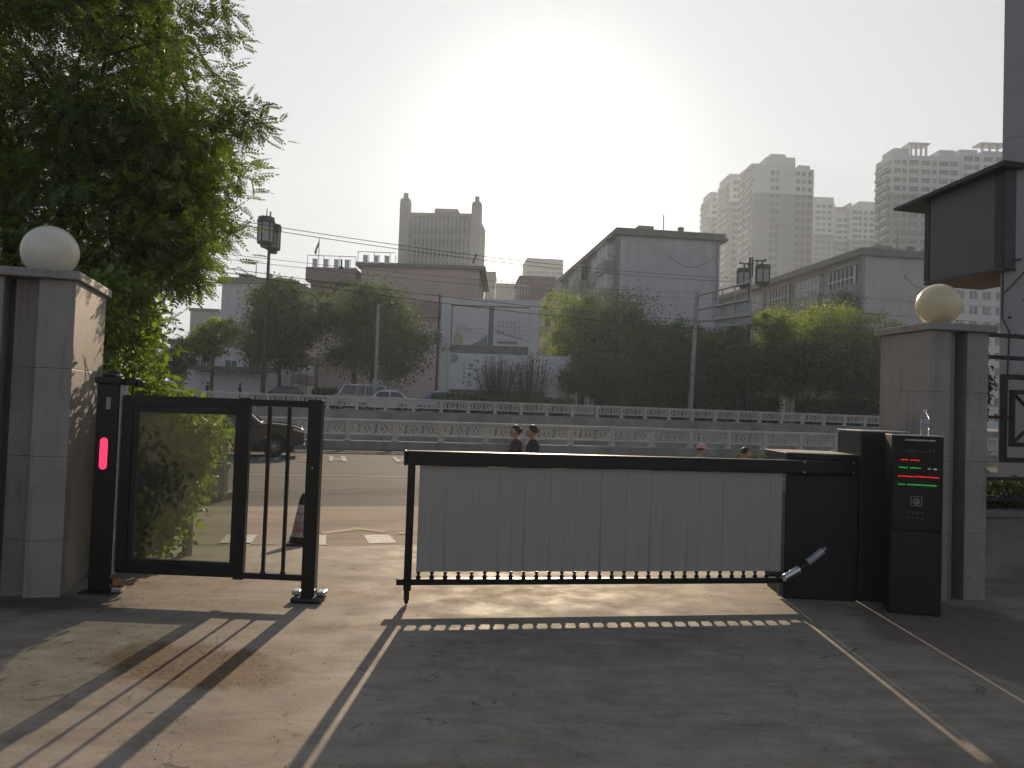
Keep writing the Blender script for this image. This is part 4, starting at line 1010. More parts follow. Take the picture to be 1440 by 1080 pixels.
a = D(268, 517, 73.2); q = MB(); q.box(0, 8.0, -1.2, 0, 0, .42); tag(q.build('shop_awning', M['darkgrey'], loc=(a.x, 73.9, a.z - .2), rz=R(3)), 'long dark awning above the shop fronts at left', 'awning')
# pink building
PY = 88.0
def px_box(q, x0, x1, y0, y1, Y, depth, ox, oz, oy=0.0):    # rectangle seen in the photo, as a block at depth Y
    a = D(x0, y1, Y); b_ = D(x1, y0, Y); h = D((x0 + x1) / 2, y0, Y).z; l_ = D((x0 + x1) / 2, y1, Y).z
    q.box(a.x - ox, b_.x - ox, Y - PY + oy, Y - PY + oy + depth, l_ - oz, h - oz)
o0 = D(430, 560, PY); t = thing('pink_building', 'large dusty pink building with railed roof terraces behind the wide tree', 'building', (o0.x, PY, ZG), 0)
q = MB(); px_box(q, 500, 674, 376, 572, PY, 16, o0.x, ZG); q.build('main_wall', M['pinkwall'], t)
q = MB(); px_box(q, 446, 499.5, 396, 572, PY + 1.2, 14, o0.x, ZG); q.build('side_wall', M['pinkwall'], t)
q = MB(); px_box(q, 429, 501, 376, 396, PY - .6, 16, o0.x, ZG); q.build('upper_balcony', M['pinkdark'], t, bevel=.05)
q = MB(); px_box(q, 436, 470, 397, 411, PY + .3, 12, o0.x, ZG); q.build('corbel', M['pinkdark'], t, bevel=.1)
q = MB(); px_box(q, 472, 500, 398, 436, PY + 1.1, .3, o0.x, ZG); q.build('recess_window', M['winglass'], t)
q = MB(); px_box(q, 500, 675, 424, 446, PY - .5, .5, o0.x, ZG); q.build('dark_band', M['pinkdark'], t)
q = MB(); px_box(q, 425, 466, 478, 503, PY - 3, 3, o0.x, ZG); q.build('lower_balcony', M['pinkwall'], t, bevel=.05)
q = MB(); px_box(q, 500, 683, 371, 376, PY - .4, 17, o0.x, ZG); q.build('roof', M['roof'], t)
rnd = random.Random(3)
for (x0, x1, yt, yb) in ((432, 500, 360, 376), (503, 556, 355, 371)):
    q = MB(); a = D(x0, yb, PY - .5); b_ = D(x1, yb, PY - .5); h = D(x0, yt, PY).z - a.z
    n_ = int((b_.x - a.x) / .55)
    for i in range(n_ + 1):
        x = a.x - o0.x + (b_.x - a.x) * i / n_; hh = h * (1.0 if i % 3 == 0 else .8); q.box(x - .03, x + .03, -.5, -.44, a.z - ZG + .1, a.z - ZG + hh)
        if i < n_ and i % 2: q.box(x, x + .5, -.49, -.45, a.z - ZG + .1, a.z - ZG + h * .75)
    q.box(a.x - o0.x, b_.x - o0.x, -.51, -.43, a.z - ZG + h * .98, a.z - ZG + h * 1.03); q.build('roof_railing', M['winframe'], t)
for i, (x, y) in enumerate(((640, 450), (655, 450), (640, 480), (588, 470), (575, 470), (610, 470))):
    p = D(x, y, PY); window(t, p.x - o0.x, -.02, p.z - ZG - 1.2, .9, 1.4, 0, 2, sill=False)
for i, (px, y0, y1, lab) in enumerate(((449, 334, 362, 'dark drooping flag on the left roof terrace'), (671, 352, 374, 'dark drooping flag right of the castle-like tower'))):
    p0 = D(px - 1, y1, PY + 2); p1 = D(px + .5, y0, PY + 2); ft = thing('flag', lab, 'flag', p0, 0, 'flags on the pink building')
    h = p1.z - p0.z
    q = MB(); q.tube((0, 0, -.6), (.0, 0, h), .045, n=6); q.build('flagpole', M['steel_dull'], ft)
    q = MB(); q.slab([(0, h * .95), (-.12, h * .75), (-.45, h * .35), (-.5, h * .22), (-.28, h * .12), (-.22, h * .4), (.0, h * .6)], -.03, .03); q.build('cloth', M['cloth_dark'], ft)
# castle-like office tower
TY = 210.0; o1 = D(558, 560, TY); sc_ = TY / F
t = thing('office_tower', 'beige office tower with a pinnacled turret at each corner', 'tower', (o1.x, TY, ZG), R(-4))
W = 105 * sc_; Ht = D(610, 300, TY).z - ZG; q = MB(); q.box(0, W, 0, 20, 0, Ht); q.box(W * .42, W * .73, -.6, 19, Ht + .001, Ht + 5 * sc_ * 1.1); q.build('wall', M['office'], t)
fin0 = None
for i in range(14):
    x = 2.8 + (W - 5.6) * i / 13
    if fin0 is None: q = MB(); q.box(-.22, .22, -.45, -.01, 2, Ht - 1.5); fin0 = q.build('facade_fin', M['office2'], t, loc=(x, 0, 0))
    else: linked(fin0, t, (x, 0, 0))
q = MB()
for j in range(16): q.box(2.5, W - 2.5, -.12, -.01, 3 + j * 3.1, 4.7 + j * 3.1)
q.build('window_band', mat('hazy_office_glass', (.16, .16, .17), .5, spec=.3), t)
for x0, nm, dz in ((-1.0, 'turret', 3.0), (W - 1.6, 'turret', 2.4)):
    w_ = 2.6; h1 = Ht + dz
    q = MB(); q.box(x0, x0 + w_, -1.0, 1.6, 0, h1); q.box(x0 + .15, x0 + w_ - .15, -.85, 1.45, h1 + .001, h1 + .6); tt = q.build(nm, M['office2'], t, bevel=.1)
    q = MB(); q.box(x0 + .75, x0 + w_ - .75, -.25, .85, h1 + .601, h1 + 2.2); q.build('pinnacle', M['office2'], tt)
# faint blocks in the gap by the sun
simple_block('distant_block', 'faint pale slab block right of the sunlit gap', 'distant building', 735, 786, 364, 330, 20, R(5), M['office2'], 6, 10, 2.6, 1.5, 8)
simple_block('distant_block', 'small grey distant block beside the pink building roof', 'distant building', 676, 690, 384, 230, 15, 0, M['office'], 3, 8, 1.2, 1.2, 9)
simple_block('distant_block', 'low wide distant block beneath the sun', 'distant building', 689, 740, 400, 260, 15, R(3), M['office'], 7, 6, 1.4, 1.2, 10)
simple_block('distant_block', 'low brown block left of the central apartment block', 'distant building', 726, 775, 392, 120, 10, R(4), M['pinkdark'], 4, 4, 1.2, 1.4, 10)
simple_block('distant_block', 'small tiled house roof far behind the light green tree at left', 'distant building', 262, 300, 437, 130, 10, R(4), M['office2'], 3, 3, 1.2, 1.2, 12)
rt = thing('roof_lattice', 'white lattice railing on the roof beneath the sun', 'railing', D(704, 414, 100), 0)
q = MB(); 
for i in range(10): q.box(i * .38, i * .38 + .07, 0, .05, 0, 1.5 if i % 2 else 1.9)
q.box(0, 3.5, 0, .05, 1.2, 1.28); q.build('lattice', M['winframe'], rt)

# high-rise towers
def winprobe(w, h): 
    f = MB(); f.box(0, w, -.06, .1, 0, h); return f
def highrise(label, px0, px1, ptop, Y, rz, depth, Hcol, cols, side, seed, side_cols=5, ph=(), white_rows=3, stepped=None, wmat=None, name='high_rise'):
    """front facing the camera; side = -1 shows its left flank with many windows"""
    a = D(px0, 560, Y); W = abs(D(px1, 560, Y).x - a.x) / math.cos(rz); H = D(px0, ptop, Y).z - ZG
    t = thing(name, label, 'high-rise', (a.x, Y, ZG), rz, 'high-rise apartment towers on the skyline')
    fl = 3.0; n = int(H / fl); hw = white_rows * fl + 1.0
    q = MB(); q.box(0, W, 0, depth, 0, H - hw); q.build('lower_wall', M['tower_g'], t)
    q = MB(); q.box(-.05, W + .05, -.05, depth + .05, H - hw + .01, H); q.build('upper_wall', M['tower_w'], t)
    for (f0, f1, h, dy) in [p_ for p_ in ph if p_[3] == 'pergola']:
        q = MB(); q.box(W * f0 - 1, W * f1 + 1, 0, 5, H + h, H + h + .5)
        for k in range(4): xk = W * (f0 + (f1 - f0) * k / 3); q.box(xk - .3, xk + .3, .5, 1.1, H + .01, H + h - .01)
        q.build('roof_pergola', M['tower_w'], t)
    for (f0, f1, h, dy) in [p_ for p_ in ph if p_[3] != 'pergola']:
        q = MB(); q.box(W * f0, W * f1, dy, depth - 2, H + .01, H + h); q.build('roof_house', M['tower_w'], t)
    cnt = 0; over = MB(); rnd = random.Random(seed); wf = None
    gl = wmat or M['tower_win']
    spots = []
    for j in range(n - 1, -1, -1):
        for c in cols: spots.append((W * c[0], -.02, j * fl + .9, c[1], 0))
        if side:
            for i in range(side_cols):
                y = depth * (i + .5) / side_cols
                spots.append(((-.02 if side < 0 else W + .02), y + (1.0 if side < 0 else -1.0), j * fl + .8, 2.0, -math.pi / 2 if side < 0 else math.pi / 2))
    for (x, y, z_, w, r_) in spots:
        if z_ > H - 2.2: continue
        if cnt < 100:
            key = ('hr', w)
            if key not in WIN: q = MB(); q.box(0, w, -.10, .1, 0, 1.6); WIN[key] = q.build('window', gl, t)
            o = WIN[key] if WIN[key].parent == t and not WIN[key].get('used') else linked(WIN[key], t, (0, 0, 0))
            if o is WIN[key]: o['used'] = 1
            elif 'used' in o.keys(): del o['used']
            o.location = (x, y, z_); o.rotation_euler.z = r_; cnt += 1
        else:
            rm = Matrix.Rotation(r_, 3, 'Z'); vs = [rm @ Vector(p) + Vector((x, y, z_)) for p in ((0, -.10, 0), (w, -.10, 0), (w, -.10, 1.6), (0, -.10, 1.6), (0, .1, 0), (w, .1, 0), (w, .1, 1.6), (0, .1, 1.6))]
            over.add(vs, [(0, 1, 2, 3), (7, 6, 5, 4), (4, 5, 1, 0), (3, 2, 6, 7), (1, 5, 6, 2), (4, 0, 3, 7)])
    if over.v: o = over.build('lower_windows', gl, t); o['kind'] = 'stuff'
    # balcony slabs down the flank
    if side:
        bal = None
        for j in range(n):
            for y0_ in (.1, .58):
                if bal is None:
                    q = MB(); q.box(*((-1.0, -.06) if side < 0 else (.06, 1.0)), 0, depth * .32, 0, .95); bal = q.build('balcony', M['tower_w'], t)
                    o = bal
                else: o = linked(bal, t, (0, 0, 0))
                o.location = (0 if side < 0 else W, depth * y0_, j * fl)
    return t, W, H
M['tower_win'] = mat('tower_window_glass', (.05, .05, .06), .3, spec=.4)
M['tower_win_b'] = mat('tower_window_bright', (.16, .16, .17), .35, spec=.4)
fc_ = [(.18, 1.6), (.27, 1.6), (.50, 1.6), (.70, 1.5), (.80, 1.5), (.90, 1.6)]
highrise('tallest left tower with stepped roof house and blank pale front', 1053, 1139, 234, 300, R(3), 17, None, [(.27, 1.6), (.60, 1.6), (.70, 1.4), (.84, 1.6)][:1] + [(.36, 1.3), (.70, 1.6), (.80, 1.3), (.90, 1.6)], -1, 1, 6, ph=((.22, .70, 4.6, 1), (.30, .55, 6.0, 2), (.76, .95, 1.8, 1), (-.05, .16, 1.2, 0)))
highrise('middle tower of the left trio, partly behind the tallest one', 1019, 1034, 250, 335, R(3), 17, None, [(.3, 1.5), (.7, 1.5)], -1, 2, 6, ph=((.0, .9, 2.2, 1),))
highrise('leftmost and lowest looking tower of the left trio', 991, 1004, 276, 375, R(3), 15, None, [(.3, 1.5), (.7, 1.5)], -1, 3, 6, ph=((.1, .8, 2.6, 1),))
bc = [(.04, 1.5), (.12, 2.6), (.24, 1.4), (.36, 2.6), (.48, 1.4), (.60, 2.6), (.72, 1.4), (.84, 2.6)]
highrise('pale far tower with open pergola roof next to the tallest left tower', 1138, 1168, 284, 390, R(2), 16, None, [(.1, 2.4), (.42, 1.6), (.68, 2.0)], 0, 4, ph=((.0, 1.0, 3.0, 1),), white_rows=5)
highrise('pale lower link tower in the saddle between the tower groups', 1169, 1190, 302, 392, R(2), 16, None, [(.1, 3.0), (.6, 2.0)], 0, 5, white_rows=4, ph=((.1, .16, 3.5, 1), (.42, .48, 3.5, 1), (-.02, .6, 0.1, 1), (.0, .7, 3.6, 'pergola')))
highrise('pale far tower with sloping roof left of the big right tower', 1191, 1229, 291, 388, R(2), 16, None, [(.06, 2.6), (.3, 1.4), (.5, 1.6), (.72, 2.2)], 0, 6, ph=((.35, .98, 3.4, 1), (.0, .05, 2.6, 1), (.25, .3, 2.6, 1)), white_rows=5)
highrise('big right tower with pergola roofs behind the dark boxed bay', 1247, 1345, 217, 265, R(1), 11, None, [(.04, 2.2), (.16, 1.4), (.26, 3.2), (.44, 3.0), (.60, 1.4), (.70, 3.2), (.86, 2.6)], -1, 7, 5, ph=((.05, .28, 2.6, 1), (.72, .95, 2.6, 1), (.3, .52, 4.0, 'pergola')), white_rows=4)
highrise('right extension of the big right tower under a flat pergola', 1346, 1410, 215, 268, R(1), 11, None, [(.06, 3.0), (.3, 1.6), (.5, 3.0), (.78, 2.2)], 0, 8, ph=((.0, .4, 1.6, 1), (.5, .98, 1.4, 1), (.5, 1.0, 3.6, 'pergola')), white_rows=4)

# ------------------------------------------------------------------ advertising hoarding
HY = 60.5
h0 = D(622, 560, HY); t = thing('advertising_hoarding', 'large double-deck advertising hoarding with pale pictorial panels', 'hoarding', (h0.x, HY, ZG), 0)
def hp(px, py, Y=HY): p = D(px, py, Y); return p.x - h0.x, p.z - ZG
M['hoard_frame'] = mat('pale_hoarding_frame', (.58, .56, .55), .5, .2, var=.08, scale=1)
M['hoard_inner'] = mat('green_grey_surround', (.15, .165, .15), .8, color2=(.22, .23, .22), scale=3)
M['poster'] = mat('pale_poster_print', (.70, .66, .65), .6, color2=(.60, .57, .57), scale=.25)
M['poster2'] = mat('pale_poster_print_cool', (.68, .66, .68), .6, color2=(.58, .57, .60), scale=.3)
M['ink'] = mat('dark_blue_ink', (.09, .10, .15), .7); M['inkp'] = mat('faint_mauve_ink', (.28, .25, .32), .7); M['inkr'] = mat('faded_red_ink', (.45, .18, .20), .7)
x0, z1 = hp(622, 418); x1, _ = hp(759, 418); _, zb = hp(622, 572); _, zm = hp(622, 492)
zb = max(zb, .25)
q = MB(); q.box(x0, x0 + .75, 0, .8, 0, z1); q.box(x1 - .75, x1, 0, .8, 0, z1); q.box(x0 + .751, x1 - .751, 0, .8, z1 - .55, z1); fr = q.build('frame', M['hoard_frame'], t, bevel=.03)
q = MB(); q.box(x0 + .752, x1 - .752, .10, .7, .3, z1 - .551); sr = q.build('surround', M['hoard_inner'], t)
def poster(name, a, b_, m, y):
    xa_, za_ = hp(*a); xb_, zb_ = hp(*b_); q = MB(); q.box(xa_, xb_, y - .03, y, zb_, za_); return q.build(name, m, t), xa_, xb_, zb_, za_
P1, xa1, xb1, zl1, zh1 = poster('left_poster', (637, 430), (686, 486), M['poster'], .095)
P2, xa2, xb2, zl2, zh2 = poster('right_poster', (695, 432), (748, 488), M['poster'], .095)
P3, xa3, xb3, zl3, zh3 = poster('lower_poster', (632, 496), (796, 553), M['poster2'], -.15)
q = MB(); q.box(xa3 + 7.4, xb3, -.149, .1, 0, zl3 - .01); q.box(x1 + .01, xb3 - .02, -.149, .1, zl3, zh3); q.build('lower_backing', M['hoard_frame'], t)
q = MB(); q.lathe([(.16, 0), (.16, zh3 + .1)], 14, (xb3 + .17, -.05, 0)); q.build('edge_tube', M['hoard_frame'], t, smooth=False)
rnd = random.Random(12)
def marks(name, par, items, m, y):
    for zz_ in sorted({round(i[1], 3) for i in items}) if len(items) > 8 else [None]:
        q = MB()
        for (x, z_, s_) in items:
            if zz_ is None or abs(z_ - zz_) < .002: glyph(q, x, z_, s_, rnd, y, .008)
        q.build(name, m, par)
marks('poster_text', P1, [(xa1 + .25 + i * .22, zh1 - 1.55 - r * .36, .18) for r in range(2) for i in range(6 - 2 * (r == 0))], M['ink'], .064)
marks('poster_text', P2, [(xa2 + .35 + i * .30, zh2 - 1.25 - r * .38, .20) for r in range(3) for i in range(6)], M['ink'], .064)
marks('poster_text', P3, [(xa3 + 1.05, zh3 - .95 - i * .36, .26) for i in range(5)], M['ink'], -.181)
marks('poster_title', P3, [(xa3 + 1.42, zh3 - 1.25 - i * .68, .5) for i in range(3)] + [(xa3 + 1.85, zh3 - .95 - i * .62, .5) for i in range(3)], M['ink'], -.181)
marks('poster_red_text', P3, [(xb3 - .75, zh3 - 1.35 - i * .75, .62) for i in range(3)], M['inkr'], -.181)
for par, xa_, xb_, zz0, n_ in ((P1, xa1, xb1, zh1 - 1.7, 3), (P2, xa2, xb2, zh2 - 1.4, 4)):
    q = MB()
    for i in range(n_): q.box(xa_ + .2, xb_ - .3, .060, .0648, zz0 - .36 * i, zz0 - .36 * i + .03)
    q.build('ruled_lines', M['inkp'], par)
# a plain building picture and a hill silhouette
q = MB(); q.box(xa1 + .15, xa1 + .85, .058, .0645, zl1 + .05, zl1 + .75); q.box(xa1 + .3, xa1 + .65, .058, .0645, zl1 + .751, zl1 + .95); q.build('printed_house', mat('beige_print', (.50, .40, .28), .7, var=.2, scale=4), P1)
q = MB(); q.slab([(xb1 - .05, zl1 + .02), (xb1 - .05, zl1 + .9), (xb1 - .3, zl1 + .6), (xb1 - .7, zl1 + .35), (xb1 - 1.3, zl1 + .02)], .058, .0645); q.build('printed_hill', mat('slate_print', (.24, .26, .32), .7), P1)
q = MB()
for k in range(9):
    a0, a1 = k / 9, (k + 1) / 9; f_ = lambda a: zl2 + 1.15 - .45 * math.sin(a * math.pi * .5) + .1 * (1 - a)
    q.slab([(xa2 + .1 + a0 * 2.1, f_(a0) - .12), (xa2 + .1 + a1 * 2.1, f_(a1) - .12), (xa2 + .1 + a1 * 2.1, f_(a1)), (xa2 + .1 + a0 * 2.1, f_(a0))], .058, .0645)
q.box(xa2 + .3, xa2 + 1.9, .058, .0645, zl2 + .15, zl2 + .38); q.build('printed_roof_curve', mat('slate_print2', (.26, .26, .29), .7), P2)
q = MB(); q.slab([(xa3 + .15, zh3 - .1), (xa3 + .15, zh3 - .85), (xa3 + .55, zh3 - .75), (xa3 + .75, zh3 - .4), (xa3 + .6, zh3 - .1)], -.187, -.1805); q.build('printed_badge', mat('pale_blue_print', (.30, .32, .44), .7), P3)

# ------------------------------------------------------------------ lamps, poles, gantry, wires
def lantern(q_parent, x, y, z, w, h):
    r = w * .5
    def hexp(s_): return [(x + s_ * math.cos(math.pi * k / 3 + .3), y + s_ * math.sin(math.pi * k / 3 + .3)) for k in range(6)]
    b_ = MB(); b_.prism(hexp(r * .92), z + h * .10, z + h * .78); o = b_.build('lantern_panes', M['lampglass'], q_parent)
    c = MB(); c.prism(hexp(r * 1.12), z + h * .78, z + h * .88); c.prism(hexp(r * 1.02), z + h * .881, z + h); c.prism(hexp(r), z + h * .02, z + h * .10); c.prism(hexp(r * .6), z - h * .1, z + h * .02)
    for p in hexp(r * .95): c.tube((p[0], p[1], z + h * .08), (p[0], p[1], z + h * .8), .05, n=5)
    c.build('lantern_frame', M['lampdark'], o)
def streetlamp(label, px, Y, ptop, sides, hl, wl):
    g0 = D(px, 560, Y); ztop = D(px, ptop, Y).z - ZG
    t = thing('lantern_street_lamp', label, 'street lamp', (g0.x, Y, ZG), 0, 'traditional lantern street lamps')
    q = MB(); q.lathe([(.28, 0), (.28, .5), (.17, .7), (.15, 2.2), (.12, ztop * .55), (.09, ztop)], 12); q.build('pole', M['lampdark'], t, smooth=False)
    return t, ztop
t, zt_ = streetlamp('tall dark street lamp with clustered lanterns at the left', 369, 53, 322, 1, 0, 0)
h = 52 / F * 53
xq = D(374, 330, 53).x - D(369, 560, 53).x
z0 = D(377, 346, 53).z - ZG
lantern(t, xq + .12, -.45, z0, 1.05, 1.85); lantern(t, xq + .42, .35, z0 - .25, .9, 1.8); lantern(t, xq - .05, .55, z0 + .1, .8, 1.7)
q = MB(); q.tube((xq - .0, 0, z0 + 1.4), (xq - .0, 0, z0 + 2.55), .05, .03, 6); q.tube((xq + .22, 0, z0 + 1.5), (xq + .25, 0, z0 + 2.35), .06, .05, 6); q.tube((xq + .0, 0, z0 + 1.5), (xq + .25, 0, z0 + 1.5), .05, n=6); q.build('finials', M['lampdark'], t)
q = MB(); q.box(xq + .62, xq + .84, -.1, .15, z0 + .95, z0 + 1.3); q.build('side_bracket', M['lampdark'], t)
t, zt_ = streetlamp('dark street lamp with two hanging lanterns on a crossarm at the right', 1050, 61.5, 362, 2, 0, 0)
z0 = D(1058, 396, 61.5).z - ZG; xc = D(1058, 380, 61.5).x - D(1050, 560, 61.5).x
lantern(t, xc - .68, 0, z0 - .42, 1.1, 1.4); lantern(t, xc + .82, 0, z0 - .18, 1.2, 1.5)
q = MB(); q.box(xc - .95, xc + .1, -.05, .05, z0 + 1.35, z0 + 1.45); q.box(xc + .15, xc + 1.05, -.05, .05, z0 + 1.62, z0 + 1.72)
for dx, a, b_ in ((-.62, .85, 1.35), (-.3, .9, 1.5), (.35, 1.1, 1.65), (.75, 1.15, 1.7), (-.0, .3, 1.9)): q.tube((xc + dx, 0, z0 + a), (xc + dx, 0, z0 + b_), .07, n=6)
q.ball((xc - .95, 0, z0 + 1.45), .09, 8, 6); q.ball((xc + 1.0, 0, z0 + 1.75), .09, 8, 6); q.build('crossarm', M['lampdark'], t)
# CCTV pole
g0 = D(527, 560, 54); t = thing('camera_pole', 'pale grey pole with a small camera arm beside the wide dark tree', 'camera pole', (g0.x, 54, ZG), 0)
zt_ = D(534, 428, 54).z - ZG; q = MB(); q.lathe([(.14, 0), (.13, 2.3), (.10, zt_)], 12); q.build('pole', M['pole'], t)
q = MB(); q.tube((0, 0, zt_ - .3), (.35, 0, zt_ + .1), .05, n=6); q.tube((.3, 0, zt_ + .08), (.85, -.1, zt_ + .2), .04, n=6); q.build('arm', M['pole'], t)
q = MB(); q.ball((.85, -.1, zt_ + .02), .17, 12, 8); q.box(.5, .8, -.16, -.04, zt_ + .22, zt_ + .34); q.build('camera', M['gate_black'], t)
q = MB(); q.box(-.18, .18, -.25, -.1, 1.6, 2.2); q.build('control_box', M['pole'], t, bevel=.02)
g0 = D(613, 560, 64); q = MB(); q.lathe([(.10, 0), (.08, 9.6)], 10); tag(q.build('utility_pole', M['lampdark'], loc=(g0.x, 64, ZG)), 'thin dark pole along the left edge of the hoarding', 'pole')
g0 = D(835, 560, 66); q = MB(); q.lathe([(.12, 0), (.09, 8.4)], 10); tag(q.build('utility_pole', M['pole'], loc=(g0.x - .3, 66, ZG)), 'pale pole in front of the balconies of the central block', 'pole')
# sign gantry
GY = 59.0; g0 = D(970, 575, GY); t = thing('sign_gantry', 'pale leaning pole carrying a long braced road sign frame', 'sign gantry', (g0.x, GY, ZG), 0)
ptop = D(981, 412, GY); dx = ptop.x - g0.x; hz_ = ptop.z - ZG
q = MB(); q.tube((0, 0, 0), (dx * .9, 0, hz_), .20, .15, 12); q.build('pole', M['pole'], t)
EY = 50.0
e1, e2, e3 = D(1058, 396, EY), D(1056, 421, EY), D(1056, 443, EY); s1, s2, s3 = D(981, 416, GY), D(980, 436, GY), D(979, 453, GY)
o_ = Vector((g0.x, GY, ZG))
q = MB()
for a, b_ in ((s1, e1), (s2, e2), (s3, e3)): q.tube(a - o_, b_ - o_, .07, n=8)
for k in (.33, .5, .72, .98): q.tube(s1.lerp(e1, k) - o_, s3.lerp(e3, k) - o_, .05, n=6)
q.build('sign_frame', M['pole'], t)
q = MB()
for (a, b_) in ((.36, .66), (.68, .97)):
    p = [s2.lerp(e2, a) - o_, s2.lerp(e2, b_) - o_, s3.lerp(e3, b_) - o_ - Vector((0, 0, .55)), s3.lerp(e3, a) - o_ - Vector((0, 0, .55))]
    n_ = (p[1] - p[0]).cross(p[3] - p[0]).normalized() * .06; off = n_ * 2.0
    q.add([v + off for v in p] + [v + off + n_ for v in p], [(0, 1, 2, 3), (7, 6, 5, 4), (0, 4, 5, 1), (1, 5, 6, 2), (2, 6, 7, 3), (3, 7, 4, 0)])
q.build('sign_back', mat('bare_sign_back', (.34, .35, .37), .6, .2), t)
# overhead cables
def cable(name, label, a, b_, Ya, Yb, sag, r=.014, n=28, group='overhead cables crossing above the street', ext=0.0):
    p0, p1 = D(*a, Ya), D(*b_, Yb); q = MB(); pts = []
    for k in range(n + 1):
        f_ = k / n; p = p0.lerp(p1, f_); p.z -= sag * 4 * f_ * (1 - f_); pts.append(p)
    q.path(pts, r, 4); o = q.build(name, M['wire']); return tag(o, label, 'cable', group)
cable('overhead_cable', 'upper cable of the top pair, from the locust tree to the right block', (214, 290), (1060, 392), 28.6, 50, .5)
cable('overhead_cable', 'lower cable of the top pair, from the locust tree to the right block', (214, 296), (1060, 397), 28.6, 50, .5)
cable('overhead_cable', 'thin middle cable crossing the roof terraces', (214, 345), (1010, 412), 28.6, 52, .35, .009)
cable('overhead_cable', 'second thin middle cable crossing the roof terraces', (214, 352), (1010, 420), 28.6, 52, .35, .009)
cable('overhead_cable', 'dark cable passing the first storey tops and the sign frame', (214, 362), (1300, 462), 28.6, 50, .7, .013)
cable('overhead_cable', 'lowest dark cable crossing the whole street', (214, 367), (1300, 472), 28.6, 50, .8, .016)
cable('overhead_cable', 'right hand cable in front of the beige gable', (1000, 420), (1420, 455), 48, 50, .1, .010)
cable('overhead_cable', 'short lower right cable near the globe lamp', (1120, 410), (1420, 432), 48, 50, .1, .010)
p = D(480, 372, 45); q = MB(); q.tube((0, 0, -.25), (0, 0, .3), .05, n=6); q.box(-.12, .12, -.04, .04, -.25, -.15); tag(q.build('cable_clamp', M['wire'], loc=p), 'small dark clamp on the lower cables above the pink building', 'cable clamp')
for i, (px, lab) in enumerate(((905, 'dark hedge left of the gantry pole foot'), (1035, 'dark hedge between gantry pole and double lantern lamp'), (1180, 'dark hedge under the sunlit green trees'))):
    Yh = 55.6 / (.966 - .259 * (px - 720) / F); p = D(px, 560, Yh); hedge('dark_hedge', lab, (p.x, Yh, ZG), A, 7.2, 1.2, 1.9, LM_dark, 80 + i, .22, 7000)

